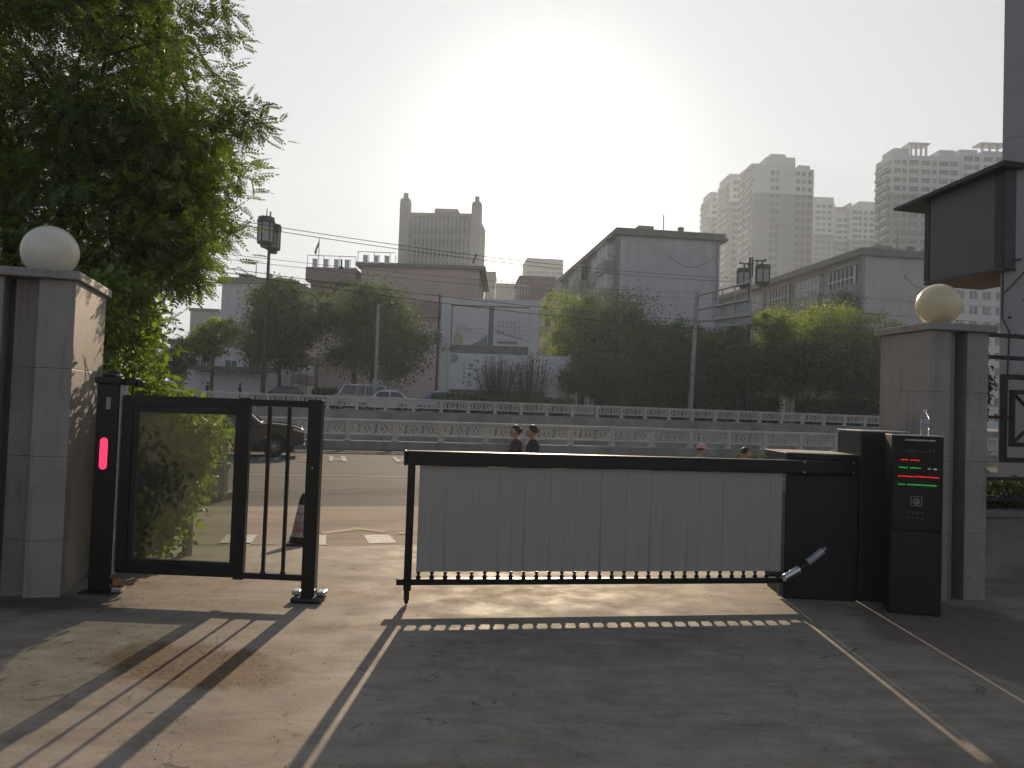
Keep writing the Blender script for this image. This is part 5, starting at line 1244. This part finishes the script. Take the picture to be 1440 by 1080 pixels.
# ------------------------------------------------------------------ vehicles
def carpaint(name, c, metal=.3):
    m = mat(name, c, .28, metal); m.node_tree.nodes['Principled BSDF'].inputs['Coat Weight'].default_value = .8; return m
def car(label, cat, loc, rz, paint, spec, group='vehicles on the two carriageways', roofp=None):
    """spec: L, W, H, belt, hood z, sill, wheel r, wheelbase, greenhouse x of (windscreen foot, roof front, roof rear, rear foot), trunk z"""
    L, W, H, belt, hood, sill, wr, wb, (g0, g1, g2, g3), trunk = spec
    t = thing(cat.replace(' ', '_'), label, cat, loc, rz, group)
    fx_, rx_ = wb / 2 + .05, -wb / 2 + .05
    def arch(cx):
        return [(cx + (wr + .07) * math.cos(a), sill + .02 + max(0, (wr - sill)) * 0 + (wr + .09) * math.sin(a)) for a in [math.pi * k / 10 for k in range(11)]]
    h = L / 2
    top = [(h, sill + .12), (h + .0, (sill + hood) / 2 + .02), (h + .01, hood - .20), (h - .09, hood - .10), (h - .30, hood - .03), (h - .62, hood + .015), (g0 + .22, hood + .05), (g0, belt + .02), (g3, belt + .03), (-h + .18, trunk), (-h + .02, trunk - .12), (-h, sill + .25), (-h + .06, sill + .05)]
    bot = [(p[0], p[1]) for p in reversed(arch(rx_))] + [(p[0], p[1]) for p in reversed(arch(fx_))]
    pts = top + bot
    q = MB(); n = len(pts)
    ys = [(-W / 2 + .05, .93), (-W / 2, 1.0), (W / 2, 1.0), (W / 2 - .05, .93)]
    vs = []
    zc = .62
    for y, s_ in ((-W / 2 + .10, .0), (-W / 2, .07), (W / 2, .07), (W / 2 - .10, .0)):
        for x, z_ in pts: vs.append((x, y, z_ - (.07 - s_) * (1 if z_ > zc else 0)) if s_ else (x, y, z_))
    # three rings each side: rounded shoulder
    vs = []; rings = [(-W / 2 + .13, 0), (-W / 2 + .02, -.035), (-W / 2, -.10), (W / 2, -.10), (W / 2 - .02, -.035), (W / 2 - .13, 0)]
    for y, dz in rings:
        for x, z_ in pts:
            k = 1 if z_ > belt - .30 else 0
            end = .10 if abs(dz) > .05 else (.04 if abs(dz) > .01 else 0)
            xx = x - end * .0
            vs.append((xx, y, z_ + dz * k))
    fs = []
    for r_ in range(len(rings) - 1):
        for i in range(n): j = (i + 1) % n; fs.append((r_ * n + i, r_ * n + j, (r_ + 1) * n + j, (r_ + 1) * n + i))
    fs.append(tuple(range(n))); fs.append(tuple(range(6 * n - 1, 5 * n - 1, -1)))
    q.add(vs, fs); body = q.build('body', paint, t, bevel=.025)
    # cabin
    gh = [(g0, belt), (g1, H), ((g1 + g2) / 2, H + .02), (g2, H), (g3, belt)]
    q = MB(); ti = .17; m_ = len(gh); vs = []
    for sgn in (-1, 1):
        for x, z_ in gh:
            f_ = (z_ - belt) / (H - belt); vs.append((x, sgn * (W / 2 - .06 - ti * f_), z_))
    q.add(vs, [tuple(range(m_)), tuple(range(2 * m_ - 1, m_ - 1, -1))] + [(i, m_ + i, m_ + (i + 1) % m_, (i + 1) % m_) for i in range(m_)])
    q.build('cabin', roofp or paint, body, bevel=.04)
    def sidewin(sgn, x0b, x0t, x1t, x1b, zb_, zt2):
        w = MB(); P = []
        for x, z_ in ((x0b, zb_), (x1b, zb_), (x1t, zt2), (x0t, zt2)):
            f_ = (z_ - belt) / (H - belt); P.append((x, sgn * (W / 2 - .06 - ti * f_ + .006), z_))
        Q = [(a, b_ - sgn * .02, c) for a, b_, c in P]
        w.add(P + Q, [(0, 1, 2, 3), (7, 6, 5, 4), (0, 4, 5, 1), (1, 5, 6, 2), (2, 6, 7, 3), (3, 7, 4, 0)]); w.build('side_window', M['carglass'], t)
    mid = (g1 + g2) / 2 - .05; zb_, zt2 = belt + .05, H - .09
    fr = lambda z_: (z_ - belt) / (H - belt)
    xf = lambda z_: g0 + (g1 - g0) * fr(z_); xr = lambda z_: g3 + (g2 - g3) * fr(z_)
    for sgn in (-1, 1):
        sidewin(sgn, xf(zb_) - .14, xf(zt2) - .10, mid + .04, mid + .04, zb_, zt2)
        sidewin(sgn, mid - .04, mid - .04, xr(zt2) + .08, xr(zb_) + .16, zb_, zt2)
    for nm, (xa_, za_), (xb_, zb2) in (('windscreen', (g0, belt), (g1, H)), ('rear_window', (g3, belt), (g2, H))):
        d = 1 if nm == 'windscreen' else -1; w = MB(); P = []
        for f_, yy in ((.08, 1), (.08, -1), (.93, -1), (.93, 1)):
            x = xa_ + (xb_ - xa_) * f_ + d * .012; z_ = za_ + (zb2 - za_) * f_ + .008; P.append((x, yy * (W / 2 - .16 - ti * f_), z_))
        Q = [(a - d * .02, b_, c - .012) for a, b_, c in P]
        w.add(P + Q, [(0, 1, 2, 3), (7, 6, 5, 4), (0, 4, 5, 1), (1, 5, 6, 2), (2, 6, 7, 3), (3, 7, 4, 0)]); w.build(nm, M['carglass'], t)
    for cx in (fx_, rx_):
        for sgn in (-1, 1):
            yo = sgn * (W / 2 - .13)
            wt = thing('wheel', None, None, (cx, yo, wr), 0); wt.parent = t
            q = MB(); q.lathe([(wr * .62, -.11), (wr * .95, -.11), (wr, -.07), (wr, .07), (wr * .95, .11), (wr * .62, .11)], 28, (0, 0, 0), 'y'); q.build('tyre', M['tyre'], wt, smooth=False)
            q = MB(); o = sgn * .09; q.lathe([(wr * .62, -.05), (wr * .62, .05)], 24, (0, o - sgn * .05, 0), 'y')
            q2 = MB(); q2.lathe([(wr * .15, -.012), (wr * .13, .012)], 14, (0, o + sgn * .012, 0), 'y')
            for k in range(10):
                a = 2 * math.pi * k / 10; q2.tube((wr * .1 * math.cos(a), o + sgn * .008, wr * .1 * math.sin(a)), (wr * .60 * math.cos(a + .12), o + sgn * .004, wr * .60 * math.sin(a + .12)), .018, .022, 5)
            q2.lathe([(wr * .57, -.01), (wr * .63, -.01), (wr * .63, .012), (wr * .57, .012)], 24, (0, o, 0), 'y')
            q.build('wheel_hub', M['gate_black'], wt); q2.build('rim', M['rim'], wt)
    q = MB()
    for nm, x, m2, dz in (('headlight', h, M['headlamp'], hood - .26), ('tail_light', -h, M['taillamp'], trunk - .28)):
        d = 1 if x > 0 else -1
        for sgn in (-1, 1):
            w = MB(); a, b_ = sorted((sgn * (W / 2 - .52), sgn * (W / 2 - .01)))
            x0_, x1_ = sorted((x - d * .34, x + d * .012)); w.slab([(x0_ if d > 0 else x1_, dz + .08), (x1_ if d > 0 else x0_, dz - .02), (x1_ if d > 0 else x0_, dz + .09), (x0_ if d > 0 else x1_, dz + .15)], a if sgn < 0 else b_ - .07, (a + .07) if sgn < 0 else b_)
            w.box(min(x - d * .02, x + d * .012), max(x - d * .02, x + d * .012), a + .01, b_ - .01, dz - .02, dz + .09); w.build(nm, m2, t, bevel=.01)
    w = MB(); w.box(h - .02, h + .014, -W / 2 + .3, W / 2 - .3, sill + .14, sill + .36); w.build('grille', M['gate_black'], t, bevel=.01)
    w = MB(); w.box(h - .02, h + .03, -W / 2 + .08, W / 2 - .08, sill + .02, sill + .11); w.build('lower_bumper', M['gate_black'], t, bevel=.01)
    for sgn in (-1, 1):
        w = MB(); y0_, y1_ = sorted((sgn * (W / 2 - .10), sgn * (W / 2 + .14))); w.box(g0 - .42, g0 - .26, y0_, y1_, belt + .03, belt + .17); w.build('wing_mirror', roofp or paint, t, bevel=.03)
        for xx in (mid + .12, xr(belt) + .45):
            w = MB(); y0_, y1_ = sorted((sgn * W / 2, sgn * (W / 2 + .025))); w.box(xx, xx + .18, y0_, y1_, belt - .16, belt - .13); w.build('door_handle', M['steel'], t)
        w = MB(); 
        for xx in (mid, xr(belt) + .1): w.box(xx - .006, xx + .006, sgn * W / 2 - .003, sgn * W / 2 + .003, sill + .2, belt - .05)
        w.build('door_seam', M['gate_black'], t)
    q = MB(); q.box(-h + .3, h - .3, -W / 2 + .25, W / 2 - .25, .16, .55); q.build('underbody', M['gate_black'], t)
    return t
SUV = (4.65, 1.86, 1.68, 1.06, 1.06, .30, .35, 2.70, (1.02, .32, -1.75, -2.12), 1.10)
SED = (4.55, 1.78, 1.47, .95, .90, .24, .315, 2.65, (.95, .25, -.95, -1.65), 1.02)
VAN = (4.1, 1.64, 1.92, 1.10, 1.06, .28, .30, 2.50, (1.62, 1.05, -1.85, -2.02), 1.10)
HATCH = (4.0, 1.72, 1.55, .98, .92, .24, .31, 2.50, (.95, .3, -1.4, -1.85), 1.02)
P_dark = carpaint('bronze_grey_car_paint', (.035, .030, .027)); P_white = carpaint('white_car_paint', (.62, .62, .63), 0); P_blue = carpaint('blue_car_paint', (.05, .10, .42), .1)
P_silver = carpaint('silver_car_paint', (.45, .45, .45), .5); P_navy = carpaint('dark_blue_car_paint', (.018, .022, .035), .3)
w_ = G(384, 643, -.155); s0 = Vector((w_.x, w_.y, -.155)) - Matrix.Rotation(A, 3, 'Z') @ Vector((SUV[7] / 2 + .05, -SUV[1] / 2, 0))
car('dark bronze-grey SUV driving right behind the barred gate panel', 'suv', s0, A, P_dark, SUV)
def at(px, v): # point of the street line v seen at pixel column px (far carriageway)
    d = ray(px, 560); n_ = Vector((-math.sin(A), math.cos(A), 0)); k = v / d.dot(n_); return Vector((d.x * k, d.y * k, ZG))
car('white saloon car passing left of the blue and white taxi', 'car', at(538, 55.2), A + math.pi, P_white, SED)
tx = car('blue car with a white waistline next to the hoarding', 'car', at(612, 56.0), A + math.pi, P_blue, SED)
q = MB(); q.box(-2.1, 2.1, -.905, .905, .55, .80); q.build('white_waist_panel', P_white, tx, bevel=.02)
q = MB(); q.box(-.25, .05, -.28, .28, 1.492, 1.60); q.build('roof_sign', M['white'], tx, bevel=.03)
car('silver minivan parked behind the white saloon', 'van', at(504, 59.0), A + math.pi, P_silver, VAN)
car('dark blue saloon car behind the left end of the far balustrade', 'car', at(395, 55.5), A + math.pi, P_navy, SED)
car('white hatchback with red tail light at the far left', 'car', at(214, 56.5), A + math.pi, P_white, HATCH)

# ------------------------------------------------------------------ traffic cone, planter, stump pole, pavement railings
c_ = G(424, 765, -.152); t = thing('traffic_cone', 'dirty traffic cone with pale and faded red bands beside the gate post', 'traffic cone', (c_.x, 10.05, -.152), A)
h_ = .62
q = MB(); q.box(-.20, .20, -.20, .20, 0, .035); q.lathe([(.155, .0351), (.15, .10), (.135, .105)], 20); q.build('base', M['gate_black'], t, bevel=.008)
def cone_r(z_): return .135 - (.135 - .035) * (z_ - .10) / (h_ - .10)
for nm, m2, a, b_ in (('pale_band', mat('dirty_white_band', (.48, .44, .42), .7, var=.3, scale=14), .106, .16), ('red_band', mat('faded_red_band', (.36, .14, .12), .7, color2=(.42, .34, .31), scale=11), .161, .30), ('pale_band', None, .301, .37), ('red_band', None, .371, .41), ('pale_band', None, .411, .50)):
    if m2: M['c_' + nm] = m2
    q = MB(); q.lathe([(cone_r(a), a), (cone_r(b_), b_)], 24); q.build(nm, M['c_' + nm], t)
q = MB(); q.lathe([(cone_r(.501) + .003, .501), (cone_r(.59), .59), (.02, .62), (.008, .645)], 20); q.build('tip', M['gate_black'], t)
c_ = G(292, 706, -.152); t = thing('round_planter', 'low round stone planter seen through the gate glass', 'planter', (c_.x - .38, c_.y + .6, -.152), A)
t.scale = (.6, .6, .85)
q = MB(); q.lathe([(1.0, 0), (1.0, .14), (.84, .141), (.80, .62), (.88, .63), (.88, .74), (.76, .741), (.74, .66)], 28); q.build('basin', M['lowwall'], t, bevel=.01)
q = MB(); q.lathe([(.74, .62), (.735, .66)], 24); q.build('soil', M['bark'], t)
p = G(313, 704, -.152); q = MB(); q.lathe([(.035, 0), (.035, .95), (.03, .97)], 10); tag(q.build('thin_post', M['pole'], loc=p), 'thin pale post at the right side of the round planter', 'post')
p = G(263, 776, 0); q = MB(); q.lathe([(.055, -.1), (.05, .60), (.045, .62)], 10); tag(q.build('short_post', M['pole'], loc=(p.x, p.y, -.02)), 'short grey post standing in front of the green shrub', 'post')
t = thing('pavement_railing', 'white picket railing along the far pavement at left', 'railing', at(262, 60.5), A)
q = MB(); q.box(0, 14, -.03, .03, .25, .30); q.box(0, 14, -.03, .03, .95, 1.0)
q.build('rails', M['white'], t)
bar0 = None
for i in range(56):
    if bar0 is None: q = MB(); q.box(-.02, .02, -.02, .02, .05, 1.15); bar0 = q.build('picket', M['white'], t, loc=(0, -.06, 0))
    else: linked(bar0, t, (i * .25, -.06, 0))

# ------------------------------------------------------------------ people
def skin_chain(name, nodes, edges, m, parent, sub=2, root=0):
    me = bpy.data.meshes.new(name); me.from_pydata([n[0] for n in nodes], edges, []); me.materials.append(m)
    o = bpy.data.objects.new(name, me); col.objects.link(o); o.parent = parent
    me.skin_vertices or None
    sk = o.modifiers.new('skin', 'SKIN')
    if not me.skin_vertices: 
        bpy.context.view_layer.objects.active = o
    layer = me.skin_vertices[0].data if me.skin_vertices else None
    if layer:
        for i, n_ in enumerate(nodes):
            r_ = n_[1]; layer[i].radius = (r_, r_) if isinstance(r_, (int, float)) else r_
            layer[i].use_root = (i == root)
    sk.use_smooth_shade = True
    sb = o.modifiers.new('sub', 'SUBSURF'); sb.levels = sub; sb.render_levels = sub
    return o
def person(label, loc, rz, H, top_m, leg_m, stride=.18, hair='short', cap=None, arm=(.18, -.18), group=None, mask=False, lean=0.0):
    """faces +x locally"""
    k = H / 1.70; t = thing('person', label, 'person', loc, rz, group); hp_ = .90
    S = lambda x, y, z_: (x * k, y * k, z_ * k)
    N = []; E_ = []
    def add(p, r_, par=None):
        N.append((S(*p), (r_[0] * k, r_[1] * k) if isinstance(r_, tuple) else r_ * k)); i = len(N) - 1
        if par is not None: E_.append((par, i))
        return i
    pel = add((0, 0, .93), .085); wa = add((0, 0, 1.08), .085, pel); ch = add((.0, 0, 1.27), .095, wa); nb = add((-.01, 0, 1.42), .062, ch); nk = add((.0, 0, 1.48), .052, nb); hd = add((.015, 0, 1.53), .05, nk)
    info = {}
    for s_, st in ((1, stride), (-1, -stride)):
        h1 = add((0, s_ * .09, .86), .072, pel); kn = add((st * .55 + .04, s_ * .09, .49), .048, h1); an = add((st, s_ * .09, .09), .038, kn); to = add((st + .09, s_ * .095, .035), .034, an); t2 = add((st + .16, s_ * .10, .025), .026, to)
        info['leg', s_] = (h1, kn, an)
        a_ = arm[0] if s_ > 0 else arm[1]
        sh = add((-.01, s_ * .165, 1.375), .042, ch); el = add((-.03 + a_ * .25, s_ * .215, 1.10), .036, sh); wr_ = add((a_ * .9 + .02, s_ * .225, .87), .027, el); pm = add((a_ * 1.02 + .03, s_ * .222, .80), (.034, .018), wr_)
        info['arm', s_] = (sh, el, wr_)
        for f_, (dx, dy, ln) in enumerate(((.028, 0, .075), (.010, 0, .085), (-.008, 0, .080), (-.026, 0, .062))):
            f1 = add((a_ * 1.02 + .03 + dx, s_ * .220, .758), .0085, pm); f2 = add((a_ * 1.05 + .045 + dx, s_ * .212, .758 - ln * .55), .008, f1); add((a_ * 1.05 + .05 + dx, s_ * .200, .758 - ln), .007, f2)
        th = add((a_ * 1.02 + .068, s_ * .208, .79), .009, pm); add((a_ * 1.02 + .082, s_ * .20, .755), .008, th)
    body = skin_chain('body', N, E_, M['skin'], t, 1)
    # head with face
    hr = .098; hc = Vector(S(.02, 0, 1.595)); q = MB(); q.ball((0, 0, 0), 1, 28, 20)
    for i, v in enumerate(q.v):
        x, y, z_ = v; w = 1.0 - .22 * max(0, -z_) ** 1.5; xx = x * (1 - .10 * max(0, -z_)) + (.10 * max(0, -z_ - .1) if x > 0 else 0)
        dx = 0
        if x > 0:
            dx += .22 * math.exp(-((y / .13) ** 2) - (((z_ + .12) / .16) ** 2))           # nose
            dx += .05 * math.exp(-((y / .25) ** 2) - (((z_ + .42) / .07) ** 2))           # lips
            dx -= .07 * math.exp(-(((abs(y) - .36) / .16) ** 2) - (((z_ - .06) / .13) ** 2)) # eye sockets
            dx += .07 * math.exp(-((y / .3) ** 2) - (((z_ + .80) / .15) ** 2))            # chin
        q.v[i] = (hc.x + (xx + dx) * hr * k, hc.y + y * w * .79 * hr * k, hc.z + z_ * 1.18 * hr * k)
    for s_ in (1, -1): q.ball((hc.x - .006 * k, hc.y + s_ * .078 * k, hc.z - .008 * k), .021 * k, 10, 8, (1, .45, 1.45))
    head = q.build('head', M['skin'], body, smooth=True)
    for s_ in (1, -1):
        e = MB(); e.ball((hc.x + .083 * k, s_ * .033 * k, hc.z + .008 * k), .011 * k, 10, 8); e.build('eye', M['eye'], head, smooth=True)
    q = MB(); q.box(hc.x + .088 * k, hc.x + .098 * k, -.02 * k, .02 * k, hc.z - .053 * k, hc.z - .046 * k); q.build('mouth', mat('lips', (.30, .10, .09), .5), head)
    # hair
    q = MB(); q.ball((0, 0, 0), 1, 24, 16)
    for i, v in enumerate(q.v):
        x, y, z_ = v; lim = -.15 if x < .1 else .45
        if z_ < lim: z_ = lim - (lim - z_) * (.25 if hair == 'short' else .7)
        if x > .3 and z_ < .5: x = .3
        q.v[i] = (hc.x - .010 * k + x * hr * 1.10 * k, y * .88 * hr * k, hc.z + .012 * k + z_ * 1.20 * hr * k)
    q.build('hair', M['hair'], body, smooth=True)
    if hair == 'bun': q = MB(); q.ball((hc.x - .11 * k, 0, hc.z + .03 * k), .042 * k, 12, 8); q.build('hair_bun', M['hair'], body, smooth=True)
    if cap:
        q = MB(); q.ball((0, 0, 0), 1, 24, 16)
        for i, v in enumerate(q.v):
            x, y, z_ = v; z_ = max(z_, .22); q.v[i] = (hc.x - .004 * k + x * hr * 1.26 * k, y * 1.0 * hr * k, hc.z + .0 + z_ * 1.44 * hr * k)
        c = q.build('cap', cap, body, smooth=True)
        q = MB(); P = [(hc.x + (.06 + .125 * math.cos(a)) * k, .085 * math.sin(a) * k) for a in [math.pi * (j / 8 - .5) for j in range(9)]]; q.prism(P, hc.z + .022 * k, hc.z + .032 * k); q.build('cap_peak', cap, c)
    if mask:
        q = MB(); q.ball((hc.x + .045 * k, 0, hc.z - .045 * k), .062 * k, 14, 10, (1, 1.05, .8)); q.build('face_mask', M['cloth_grey'], head, smooth=True)
    # clothes over the body
    g_ = .016
    def cloth(name, ids, m2, grow, cut=None):
        nodes = []; mp = {}
        for i in ids: r_ = N[i][1]; r2 = (r_[0] + grow * k, r_[1] + grow * k) if isinstance(r_, tuple) else r_ + grow * k; mp[i] = len(nodes); nodes.append((N[i][0], r2))
        ed = [(mp[a], mp[b_]) for a, b_ in E_ if a in mp and b_ in mp]
        if cut:
            for (i, f_, j) in cut:
                p = Vector(N[i][0]).lerp(Vector(N[j][0]), f_); r_ = (N[i][1] if not isinstance(N[i][1], tuple) else N[i][1][0]) * (1 - f_) + (N[j][1] if not isinstance(N[j][1], tuple) else N[j][1][0]) * f_
                nodes.append((tuple(p), r_ + grow * k)); ed.append((mp[i], len(nodes) - 1))
        return skin_chain(name, nodes, ed, m2, t, 1)
    def loft(q, secs, n=20):
        vs = []; m_ = len(secs)
        for (cx, cy, z_, rx, ry) in secs:
            for i in range(n): a = 2 * math.pi * i / n; vs.append(((cx + rx * math.cos(a)) * k, (cy + ry * math.sin(a)) * k, z_ * k))
        q.add(vs, [tuple(range(n - 1, -1, -1)), tuple(range((m_ - 1) * n, m_ * n))] + [(r_ * n + i, r_ * n + (i + 1) % n, (r_ + 1) * n + (i + 1) % n, (r_ + 1) * n + i) for r_ in range(m_ - 1) for i in range(n)])
    q = MB(); loft(q, [(0, 0, .84, .130, .178), (0, 0, .90, .128, .172), (0, 0, 1.0, .118, .158), (.0, 0, 1.10, .114, .152), (.0, 0, 1.22, .124, .172), (-.005, 0, 1.32, .122, .188), (-.01, 0, 1.385, .105, .185), (-.01, 0, 1.425, .080, .130), (-.01, 0, 1.455, .062, .068)])
    sh_ = q.build('shirt', top_m, t, smooth=True)
    for s_ in (1, -1):
        P = [Vector(N[i][0]) for i in info['arm', s_]]; q = MB(); P[2] = P[1].lerp(P[2], .86)
        q.ball(P[0], .066 * k, 14, 10); q.tube(P[0], P[1], .064 * k, .050 * k, 14); q.ball(P[1], .050 * k, 14, 10); q.tube(P[1], P[2], .050 * k, .036 * k, 14); q.build('sleeve', top_m, sh_, smooth=True)
    q = MB(); loft(q, [(0, 0, .80, .112, .150), (0, 0, .88, .120, .165), (0, 0, .97, .110, .150)])
    tr_ = q.build('trousers', leg_m, t, smooth=True)
    for s_ in (1, -1):
        P = [Vector(N[i][0]) for i in info['leg', s_]]; q = MB(); P[2] = P[1].lerp(P[2], .92)
        q.ball(P[0], .098 * k, 14, 10); q.tube(P[0], P[1], .098 * k, .070 * k, 16); q.ball(P[1], .070 * k, 14, 10); q.tube(P[1], P[2], .070 * k, .056 * k, 16); q.build('trouser_leg', leg_m, tr_, smooth=True)
    for s_ in (1, -1):
        st = stride if s_ > 0 else -stride
        q = MB(); q.ball((( st + .055) * k, s_ * .095 * k, .042 * k), .05 * k, 12, 8, (2.5, .95, .84)); q.build('shoe', M['cloth_dark'], t, smooth=True)
    return t
def stand(px, ptop, Y, zg):                 # column, height of the head top, distance, ground -> place, stature
    p = D(px, ptop, Y); return Vector((p.x, Y, zg)), p.z - zg
L_, H_ = stand(726, 599, 13.4, -.152); person('person in a dark jacket walking left, on the left of the pair', L_ , A + math.pi, H_ * 1.0, M['cloth_brown'], M['cloth_blue'], .16, hair='bun', group='people walking past the gate')
L_, H_ = stand(750, 599, 13.0, -.152); person('person in a dark top walking left, on the right of the pair', L_, A + math.pi - .5, H_, M['cloth_dark'], M['cloth_dark'], -.14, hair='short', group='people walking past the gate', mask=True)
L_, H_ = stand(986, 627, 13.2, -.152); person('child in a pink peaked cap walking right', L_, A, H_ + .02, M['cloth_grey'], M['cloth_blue'], .12, cap=M['cloth_pink'], group='people walking past the gate')
L_, H_ = stand(1048, 630, 13.2, -.152); person('dark haired child walking right in front of the green hedge', L_, A - .2, H_, M['cloth_dark'], M['cloth_grey'], .12, group='people walking past the gate')
L_ = at(502, 56.9); person('person with a beige hat in front of the silver van', L_, A, 1.66, M['cloth_beige'], M['cloth_dark'], .12, cap=M['cloth_beige'], group='people on the far pavement')
L_ = at(337, 61.6); person('dark dressed person behind the white picket railing', L_, A, 1.68, M['cloth_dark'], M['cloth_dark'], .1, group='people on the far pavement')
L_ = at(291, 61.4); person('dark dressed person near the left end of the picket railing', L_, A, 1.7, M['cloth_blue'], M['cloth_dark'], .1, group='people on the far pavement')

# ------------------------------------------------------------------ haze
hz = MB(); hz.box(-420, 520, -30, 520, -5, 150)
ho = hz.build('haze', None or bpy.data.materials.new('haze')); tag(ho, kind='stuff')
hm = ho.data.materials[0]; hm.use_nodes = True; hn = hm.node_tree
for x in list(hn.nodes):
    if x.type != 'OUTPUT_MATERIAL': hn.nodes.remove(x)
pv = hn.nodes.new('ShaderNodeVolumePrincipled'); pv.inputs['Color'].default_value = (.74, .86, 1.0, 1); pv.inputs['Density'].default_value = .0007; pv.inputs['Anisotropy'].default_value = .45
hn.links.new(pv.outputs[0], [x for x in hn.nodes if x.type == 'OUTPUT_MATERIAL'][0].inputs['Volume'])

pt = D(214, 284, 28.7)
q = MB(); q.lathe([(.15, 0), (.11, pt.z + .3)], 12); q.box(-.5, .5, -.16, -.08, pt.z - .2, pt.z - .1)
tag(q.build('utility_pole', M['pole'], loc=(pt.x, 28.75, -.155)), 'concrete pole carrying the cables, hidden in the crown of the locust tree', 'pole')
